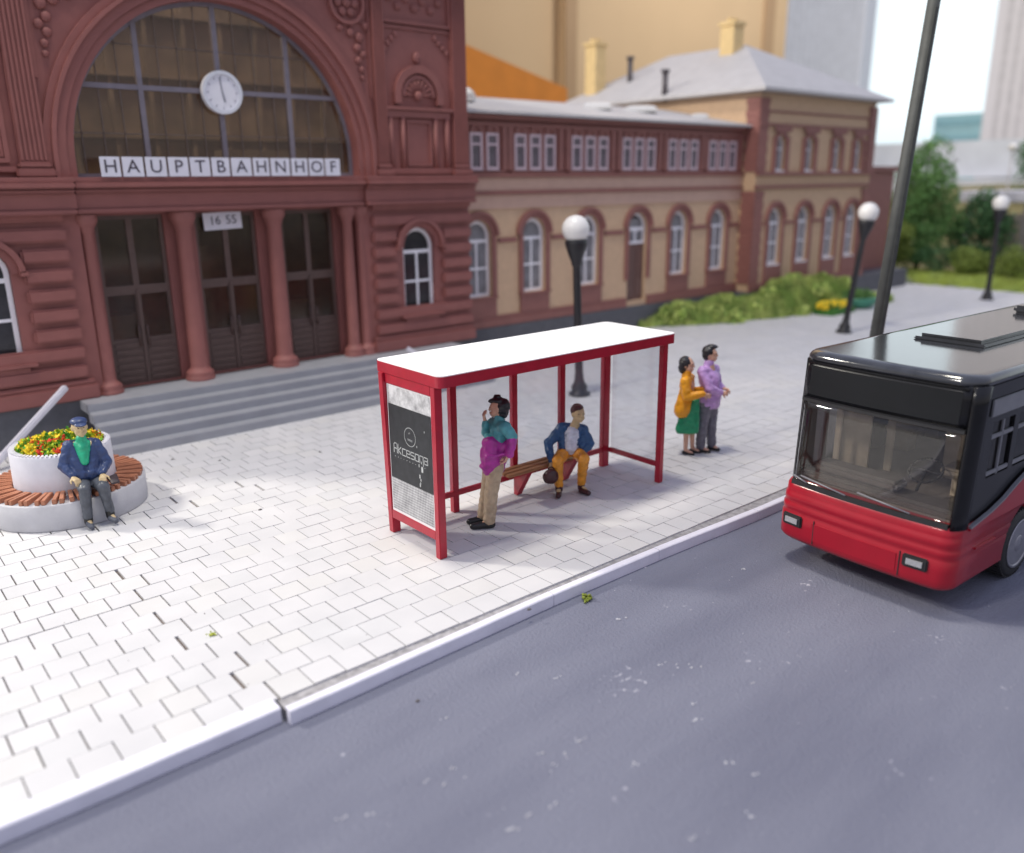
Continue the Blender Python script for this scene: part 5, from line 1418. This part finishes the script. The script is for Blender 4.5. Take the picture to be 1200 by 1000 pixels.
def woman_waiting():
    J = dict(head=(0.175,0.0,1.735), neck=(0.19,0.00,1.60), chest=(0.19,0.00,1.44), waist=(0.17,0.00,1.22), hipL=(0.135,-0.06,0.93), hipR=(0.075,0.08,0.93), kL=(0.06,-0.07,0.52), kR=(.0,0.09,0.52),
             aL=(0.01,-0.07,0.11), aR=(-0.08,0.10,0.11), toeL=(-0.19,-0.10,0.035), toeR=(-0.24,0.08,0.035), shR=(0.26,-0.17,1.52), shL=(0.11,0.15,1.50), elR=(0.37,-0.19,1.33), wrR=(0.30,-0.19,1.12), elL=(0.0,0.10,1.36), wrL=(-0.005,0.03,1.56), hnL=(-0.03,0.0,1.67))
    r = person((6.85, 8.72, 0), 'standing woman in teal top, magenta jacket and beige trousers, waiting inside the shelter', -.666)
    turn = -PI/2-.2
    b = head(J['head'], turn=turn, tilt=0) + [('c', J['head'], J['neck'], .058, .06), ('c', J['neck'], J['chest'], .06, .11), ('c', J['chest'], J['waist'], .12, .11), ('c', J['waist'], v(J['hipL']), .11, .1), ('c', J['waist'], v(J['hipR']), .11, .1),
        ('c', J['shL'], J['shR'], .06, .06), ('c', J['shR'], J['elR'], .05, .04), ('c', J['elR'], J['wrR'], .04, .028), ('c', J['shL'], J['elL'], .05, .04), ('c', J['elL'], J['wrL'], .04, .027),
        ('c', J['hipL'], J['kL'], .085, .06), ('c', J['kL'], J['aL'], .06, .04), ('c', J['hipR'], J['kR'], .085, .06), ('c', J['kR'], J['aR'], .06, .04), ('c', J['aL'], J['toeL'], .035, .025), ('c', J['aR'], J['toeR'], .035, .025)]
    b += hand(J['wrL'], J['hnL'], (.6, 0, .4), 1) + hand(J['wrR'], v(J['wrR'], 0, -.05, -.1), (-1, 0, 0), 1)
    body = blob('body', b, SK, r, .0095, 2)
    face_paint(J['head'], turn, 0, INK, body)
    teal = paint('teal_paint', (.085, .33, .36)); mag = paint('magenta_paint', (.42, .035, .30)); beige = paint('beige_paint', (.46, .35, .23)); sock = paint('sock_white', (.62, .62, .70))
    blob('teal_top', [('h', [(J['shL'], .075), (v(J['shR'], 0, -.02), .075), (v(J['chest']), .13)]), ('h', [(J['chest'], .14), (v(J['waist'], 0, .01, .05), .125)]), ('c', J['shR'], v(J['elR'], 0, -.01, .06), .085, .075), ('c', J['shL'], J['elL'], .08, .062),
        ('c', J['elL'], v(J['wrL'], 0, 0, -.03), .062, .046), ('c', J['neck'], J['chest'], .075, .12), ('e', (.05, 0, 1.33), (.07, .12, .06))], teal, body, .012, 3, .012)
    blob('magenta_jacket', [('h', [((.07, -.05, 1.25), .13), ((.22, .03, 1.25), .13), ((.06, -.08, .98), .13), ((.17, .08, .98), .13), ((.06, -.03, .87), .125), ((.14, .06, .87), .12)]),
        ('c', (.0, -.05, 1.17), (.0, -.05, 1.02), .08, .09), ('c', (.26, -.06, 1.2), (.3, -.06, 1.24), .10, .09), ('c', v(J['elR'], 0, -.01, .02), v(J['wrR'], 0, .02, .02), .075, .065), ('e', (.0, -.08, .93), (.10, .10, .06)), ('c', (.02, -.18, 1.10), (.26, -.18, 1.14), .03, .03)], mag, body, .012, 3, .016, 8)
    blob('beige_trousers', [('h', [((.13, -.06, .90), .125), ((.06, .08, .90), .12)]), ('c', (.12, -.06, .90), J['kL'], .125, .095), ('c', J['kL'], v(J['aL'], 0, .02, .03), .10, .092), ('c', (.06, .08, .9), J['kR'], .115, .09), ('c', J['kR'], v(J['aR'], 0, .02, .03), .095, .088)], beige, body, .012, 3, .010)
    blob('sock', [('c', v(J['aL'], 0, .01, -.01), v(J['aL'], 0, .015, .08), .05, .055)], sock, body, .009, 1)
    for k in 'LR':
        a, t = J['a'+k], J['toe'+k]
        blob('shoe', [('h', [(v(a, 0, .055, -.055), .052), (v(a, 0, -.03, -.05), .06), (v(t, 0, -.02, .01), .046)]), ('c', v(a, 0, .03, -.06), v(a, 0, .02, -.01), .05, .055)], SHOE, body, .008, 2)
    h = J['head']
    blob('hair', [('e', v(h, .0, .05, .03), (.118, .118, .12)), ('e', v(h, 0, .07, -.05), (.08, .09, .09)), ('e', v(h, 0, -.01, .12), (.10, .095, .045)), ('e', v(h, 0, -.09, .105), (.045, .035, .025)), ('e', v(h, .0, -.01, .165), (.05, .045, .035))], HAIRB, body, .009, 2, .012, 14)
woman_waiting()

def man_bench():
    J = dict(head=(0.255,0.06,1.225), neck=(0.21,0.09,1.06), chest=(0.15,0.10,0.88), pelvis=(0.14,0.13,0.60), shR=(0.0,0.10,1.00), shL=(0.33,0.10,0.97), elR=(-0.21,-0.02,0.77), wrR=(-0.16,-0.24,0.53), elL=(0.44,0.02,0.76), wrL=(0.34,-0.08,0.63),
             kR=(-0.06,-0.30,0.58), kL=(0.34,-0.28,0.60), aR=(-0.04,-0.24,0.11), aL=(0.31,-0.12,0.11), toeR=(-0.05,-0.42,0.04), toeL=(0.42,-0.27,0.04))
    r = person((8.66, 9.10, 0), 'man sitting on the shelter bench in blue jacket and orange yellow trousers', -.761)
    turn = R(22); tl = R(-4)
    b = head(J['head'], turn=turn, tilt=tl) + [('c', J['head'], J['neck'], .062, .065), ('c', J['neck'], J['chest'], .065, .13), ('c', J['chest'], J['pelvis'], .14, .13), ('c', J['shL'], J['shR'], .07, .07)]
    for k in 'LR':
        b += [('c', J['sh'+k], J['el'+k], .058, .045), ('c', J['el'+k], J['wr'+k], .045, .03), ('c', v(J['pelvis'], 0, .09 if k == 'L' else -.08), J['k'+k], .09, .062), ('c', J['k'+k], J['a'+k], .06, .042), ('c', J['a'+k], J['toe'+k], .038, .03)]
    b += hand(J['wrR'], v(J['wrR'], -.03, -.01, -.1), (0, -1, 0), -1) + hand(J['wrL'], v(J['wrL'], -.09, 0, -.03), (0, 0, -1), -1)
    body = blob('body', b, SKY, r, .0095, 2); face_paint(J['head'], turn, tl, INK, body)
    blue = paint('jacket_blue', (.022, .085, .21)); org = paint('trousers_orange', (.72, .30, .03)); wh = paint('shirt_white', (.60, .64, .74))
    blob('white_shirt', [('h', [((.14, .02, .94), .10), ((.15, .0, .70), .12), ((.22, .02, .92), .08)])], wh, body, .011, 3, .012, 14)
    blob('blue_jacket', [('h', [(v(J['shR'], .02), .085), (v(J['shL'], .02), .085), ((.10, .17, .72), .13), ((.20, .17, .72), .13)]), ('h', [((.0, .08, .96), .075), ((.02, .0, .70), .075), ((.06, .12, .66), .09)]), ('h', [((.33, .09, .94), .075), ((.31, .0, .70), .075), ((.26, .12, .66), .09)]),
        ('c', J['shR'], J['elR'], .088, .078), ('c', J['elR'], v(J['wrR'], .02, 0, .03), .078, .055), ('c', J['shL'], J['elL'], .085, .075), ('c', J['elL'], v(J['wrL'], .02, 0, .02), .075, .055), ('c', (.06, .02, 1.03), (.10, -.04, .84), .035, .03), ('c', (.29, .02, 1.0), (.24, -.06, .78), .035, .03)], blue, body, .011, 3, .014, 9)
    blob('orange_trousers', [('h', [((.05, .12, .60), .12), ((.23, .12, .60), .12)]), ('c', (.05, .08, .61), J['kR'], .115, .095), ('c', (.24, .08, .61), J['kL'], .115, .095), ('c', J['kR'], v(J['aR'], 0, 0, .05), .092, .068), ('c', J['kL'], v(J['aL'], 0, 0, .05), .092, .068)], org, body, .011, 3, .010)
    for k in 'LR':
        a, t = J['a'+k], J['toe'+k]; sock_up(a, SHOEB, body, .06, .064)
        blob('shoe', [('h', [(v(a, .03, 0, -.06), .045), (v(a, -.06, 0, -.055), .05), (v(t, 0, 0, .005), .042)]), ('c', v(a, 0, 0, -.05), v(a, 0, 0, 0), .05, .055)], SHOEB, body, .008, 2)
    h = J['head']
    blob('hair', [('e', v(h, .035, -.02, .055), (.105, .115, .115)), ('e', v(h, -.02, -.015, .12), (.085, .09, .04))], HAIRBR, body, .009, 2, .008, 14)
    # the bag he holds
    bg = empty('handbag', (8.66, 9.10, 0), -.761); tag(bg, 'small dark brown round bag held by the seated man in the shelter', 'bag')
    blob('pouch', [('e', (-.17, -.36, .34), (.125, .085, .12)), ('e', (-.155, -.36, .385), (.10, .07, .085))], SHOEB, bg, .010, 2, .008)
    b = MB(); pr = None
    for i in range(9):
        a = PI*i/8; p = V(-.16+.05*math.cos(a), -.35, .44+.055*math.sin(a))
        if pr: b.tube(pr, p, .010, .010, 6)
        pr = p
    b.build('handle', SHOEB, bg, world=False)
man_bench()

def woman_couple():
    J = dict(head=(-0.04,0.0,1.615), neck=(-0.05,0.00,1.46), chest=(-.03, 0, 1.26), waist=(-0.03,0.00,1.05), sh1=(-0.07,-0.15,1.36), sh2=(0.02,0.14,1.36), a1=(-0.0,-0.06,0.09), a2=(0.12,0.07,0.09), t1=(0.14,-0.10,0.03), t2=(0.25,0.04,0.03),
             el=(-0.02,-0.22,1.10), wr=(0.27,-0.17,1.15), hn=(0.40,-0.15,1.10))
    r = person((11.57, 8.95, 0), 'woman in orange jacket and green skirt holding the arm of the man beside her', -.912)
    turn = PI/2-.25
    b = head(J['head'], turn=turn) + [('c', J['head'], J['neck'], .055, .06), ('c', J['neck'], J['chest'], .06, .12), ('c', J['chest'], J['waist'], .13, .11), ('c', J['waist'], (-.03, 0, .85), .11, .14), ('c', J['sh1'], J['sh2'], .06, .06),
        ('c', J['sh1'], J['el'], .05, .042), ('c', J['el'], J['wr'], .042, .028), ('c', J['sh2'], (.05, .2, 1.1), .05, .042), ('c', (.05, .2, 1.1), (.28, .1, 1.2), .042, .028),
        ('c', (-.03, -.06, .85), (0, -.06, .48), .085, .06), ('c', (0, -.06, .48), J['a1'], .06, .036), ('c', (.02, .07, .85), (.09, .07, .48), .085, .06), ('c', (.09, .07, .48), J['a2'], .06, .036), ('c', J['a1'], J['t1'], .035, .025), ('c', J['a2'], J['t2'], .035, .025)]
    b += hand(J['wr'], J['hn'], (0, 1, -.2), -1) + hand((.28, .1, 1.2), (.4, .08, 1.22), (0, -1, 0), 1)
    body = blob('body', b, SK, r, .0105, 2); face_paint(J['head'], turn, 0, INK, body)
    og = paint('jacket_orange', (.85, .36, .012)); gn = paint('skirt_green', (.012, .27, .12))
    blob('orange_jacket', [('h', [(J['sh1'], .085), (J['sh2'], .085), ((-.03, 0, 1.05), .135)]), ('h', [((-.03, -.02, 1.08), .14), ((-.12, -.07, .82), .12), ((-.06, -.09, .84), .12), ((-.10, .07, .82), .12)]), ('h', [((-.13, -.08, .76), .09), ((-.06, -.10, .78), .09), ((-.10, .05, .78), .10)]), ('c', J['sh1'], J['el'], .085, .078), ('c', J['el'], v(J['wr'], 0, -.03, 0), .078, .062),
        ('c', J['sh2'], (.05, .2, 1.1), .08, .07), ('c', (.05, .2, 1.1), (.25, .1, 1.19), .07, .05), ('c', (-.05, 0, 1.42), (-.03, 0, 1.5), .085, .075)], og, body, .012, 3, .012, 8)
    blob('green_skirt', [('h', [((-.01, -.0, .95), .09), ((.11, -.02, .99), .10), ((-.13, -.10, .46), .07), ((.15, -.08, .46), .07), ((-.08, .12, .46), .07), ((.14, .13, .46), .07)]), ('e', (.12, -.03, .98), (.08, .1, .08))], gn, body, .012, 3, .012, 8)
    for a, t in ((J['a1'], J['t1']), (J['a2'], J['t2'])):
        blob('shoe', [('h', [(v(a, 0, -.03, -.05), .035), (v(a, 0, .04, -.05), .04), (t, .028)])], SHOE, body, .008, 2)
    h = J['head']
    blob('hair', [('e', v(h, 0, -.035, .045), (.115, .12, .115)), ('e', v(h, 0, -.075, -.05), (.075, .10, .11))], HAIRB, body, .010, 2, .008, 14)
def man_couple():
    J = dict(head=(0.045,0.0,1.775), neck=(0.04,0.00,1.62), chest=(0.05,0.00,1.36), belly=(.08, 0, 1.05), sh1=(-0.08,-0.14,1.50), sh2=(0.14,0.15,1.48), a1=(-0.04,-0.08,0.10), a2=(0.15,0.08,0.10), t1=(0.12,-0.12,0.035), t2=(0.28,0.03,0.035),
             el=(0.08,-0.22,1.20), hn=(0.27,-0.10,1.12))
    r = person((11.92, 8.84, 0), 'man in lilac shirt and grey trousers standing arm in arm with the woman in orange', -.936)
    turn = PI/2-.1
    b = head(J['head'], turn=turn) + [('c', J['head'], J['neck'], .062, .066), ('c', J['neck'], J['chest'], .07, .14), ('c', J['chest'], J['belly'], .15, .15), ('c', J['belly'], (.07, 0, .88), .14, .13), ('c', J['sh1'], J['sh2'], .07, .07),
        ('c', J['sh1'], J['el'], .06, .048), ('c', J['el'], J['hn'], .046, .03), ('c', J['sh2'], (.20, .2, 1.22), .06, .048), ('c', (.20, .2, 1.22), (.31, .02, 1.17), .046, .03),
        ('c', (.0, -.07, .88), (-.03, -.08, .48), .09, .065), ('c', (-.03, -.08, .48), J['a1'], .065, .042), ('c', (.12, .07, .88), (.13, .08, .48), .09, .065), ('c', (.13, .08, .48), J['a2'], .065, .042), ('c', J['a1'], J['t1'], .04, .03), ('c', J['a2'], J['t2'], .04, .03)]
    b += hand((.31, .02, 1.17), (.42, -.03, 1.15), (0, -.5, -.5), 1) + hand(J['hn'], (.38, -.06, 1.10), (0, .5, -.3), -1)
    body = blob('body', b, SK, r, .0105, 2); face_paint(J['head'], turn, 0, INK, body)
    li = paint('shirt_lilac', (.50, .30, .62)); gy = paint('trousers_grey', (.13, .13, .165))
    blob('lilac_shirt', [('h', [((-.02, -.08, 1.50), .09), ((.12, .10, 1.48), .09), ((.10, -.04, 1.32), .14), ((.07, 0, 1.1), .17)]), ('h', [(J['sh1'], .09), (J['sh2'], .09), ((.06, 0, 1.2), .17)]), ('h', [((.07, 0, 1.2), .17), ((.03, -.04, .90), .15), ((.12, .05, .90), .15), ((.13, -.02, 1.05), .15)]), ('c', J['sh1'], J['el'], .09, .08), ('c', J['el'], v(J['hn'], 0, -.02), .08, .058),
        ('c', J['sh2'], (.20, .2, 1.22), .085, .075), ('c', (.20, .2, 1.22), (.29, .05, 1.18), .07, .05), ('c', (.02, 0, 1.55), (.04, 0, 1.64), .095, .082)], li, body, .012, 3, .013, 8)
    blob('grey_trousers', [('h', [((.02, -.06, .86), .13), ((.11, .06, .86), .13)]), ('c', (.0, -.07, .86), (-.03, -.08, .45), .125, .10), ('c', (-.03, -.08, .45), v(J['a1'], 0, 0, .02), .10, .088), ('c', (.12, .07, .86), (.13, .08, .45), .12, .095), ('c', (.13, .08, .45), v(J['a2'], 0, 0, .02), .095, .085)], gy, body, .012, 3, .010)
    for a, t in ((J['a1'], J['t1']), (J['a2'], J['t2'])):
        sock_up(a, SHOE, body, .05, .062)
        blob('shoe', [('h', [(v(a, 0, -.04, -.055), .042), (v(a, 0, .05, -.05), .046), (t, .034)])], SHOE, body, .008, 2)
    h = J['head']
    blob('hair', [('e', v(h, 0, -.035, .05), (.112, .12, .115)), ('e', v(h, 0, .02, .14), (.10, .08, .04)), ('e', v(h, 0, -.07, -.02), (.07, .10, .09))], HAIRB, body, .010, 2, .010, 14)
woman_couple(); man_couple()

def man_planter():
    J = dict(head=(-0.09,0.06,1.40), neck=(-0.09,0.08,1.23), chest=(-0.10,0.08,1.0), pelvis=(-0.08,0.06,0.62), shR=(-0.26,0.07,1.15), shL=(0.08,0.07,1.13), elR=(-0.37,0.03,0.88), elL=(0.19,0.03,0.85), wrR=(-0.27,-0.12,0.74), wrL=(0.11,-0.12,0.72),
             kR=(-0.15,-0.27,0.58), kL=(0.09,-0.27,0.58), aR=(-0.16,-0.26,0.12), aL=(0.13,-0.24,0.14), toeR=(-0.13,-0.40,0.045), toeL=(0.19,-0.37,0.07))
    r = person((2.75, 12.72, 0), 'man in navy cap and jacket with green shirt sitting on the round planter bench', -.213)
    turn = R(12); b = head(J['head'], turn=turn) + [('c', J['head'], J['neck'], .06, .064), ('c', J['neck'], J['chest'], .065, .13), ('c', J['chest'], J['pelvis'], .14, .13), ('c', J['shL'], J['shR'], .07, .07)]
    for k in 'LR':
        b += [('c', J['sh'+k], J['el'+k], .058, .045), ('c', J['el'+k], J['wr'+k], .045, .03), ('c', v(J['pelvis'], 0, .09 if k == 'L' else -.09), J['k'+k], .09, .062), ('c', J['k'+k], J['a'+k], .06, .042), ('c', J['a'+k], J['toe'+k], .038, .03)]
    b += hand(J['wrR'], (-.20, -.24, .69), (0, -.2, -1), -1, 1.15) + hand(J['wrL'], (.10, -.24, .68), (0, -.2, -1), 1, 1.15)
    body = blob('body', b, SKY, r, .0105, 2); face_paint(J['head'], turn, 0, INK, body)
    nv = paint('jacket_navy', (.030, .055, .15)); gr = paint('shirt_green', (.02, .42, .22)); gy = paint('trousers_dark_grey', (.085, .095, .115))
    blob('green_shirt', [('h', [((-.145, .03, 1.17), .06), ((-.035, .03, 1.17), .06), ((-.09, -.02, 1.12), .07), ((-.09, -.055, .93), .06)]), ('c', (-.09, .05, 1.2), (-.09, .04, 1.24), .085, .075)], gr, body, .011, 2, .006)
    blob('navy_jacket', [('h', [(v(J['shR'], .03), .085), (v(J['shL'], .03), .085), ((-.17, .10, .70), .12), ((.0, .10, .70), .12)]), ('h', [((-.22, .06, 1.12), .075), ((-.14, -.03, .74), .11), ((-.24, .04, .72), .09)]), ('h', [((.05, .06, 1.10), .075), ((-.02, -.03, .74), .11), ((.07, .04, .72), .09)]),
        ('c', J['shR'], J['elR'], .088, .078), ('c', J['elR'], v(J['wrR'], .02, 0, .02), .078, .055), ('c', J['shL'], J['elL'], .088, .078), ('c', J['elL'], v(J['wrL'], .02, 0, .02), .078, .055)], nv, body, .011, 3, .013, 9)
    blob('grey_trousers', [('h', [((-.16, .06, .60), .11), ((.02, .06, .60), .11)]), ('c', (-.16, .03, .60), J['kR'], .11, .09), ('c', (.02, .03, .60), J['kL'], .11, .09), ('c', J['kR'], v(J['aR'], 0, 0, .04), .088, .066), ('c', J['kL'], v(J['aL'], 0, 0, .04), .088, .066)], gy, body, .011, 3, .010)
    for k in 'LR':
        a, t = J['a'+k], J['toe'+k]; sock_up(a, SHOE, body, .06, .064)
        blob('shoe', [('h', [(v(a, .02, 0, -.05), .045), (v(a, -.05, 0, -.05), .048), (t, .04)]), ('c', v(a, 0, 0, -.04), v(a, 0, 0, 0), .048, .05)], paint('shoe_slate', (.09, .10, .13)), body, .009, 2)
    h = J['head']
    blob('cap', [('e', v(h, .01, 0, .095), (.115, .125, .062)), ('e', v(h, -.10, .02, .07), (.085, .07, .018), (R(12), 0, turn))], nv, body, .009, 2)
    bk = blob('dark_book', [('h', [((.17, -.16, .66), .02), ((.28, -.05, .66), .02), ((.30, -.22, .60), .02), ((.22, -.25, .60), .02)])], paint('book_brown', (.05, .035, .04)), None, .008, 1)
    bk.location = r.location; bk.rotation_euler = (0, 0, -.213)
    tag(bk, 'flat dark brown book under the left hand of the man on the planter', 'book')
man_planter()


# ------------------------------------------------------------------ render settings
scene.render.engine = 'CYCLES'
scene.view_settings.view_transform = 'Standard'; scene.view_settings.look = 'None'
scene.view_settings.exposure = .10; scene.view_settings.gamma = 1
scene.cycles.max_bounces = 8; scene.cycles.transparent_max_bounces = 12
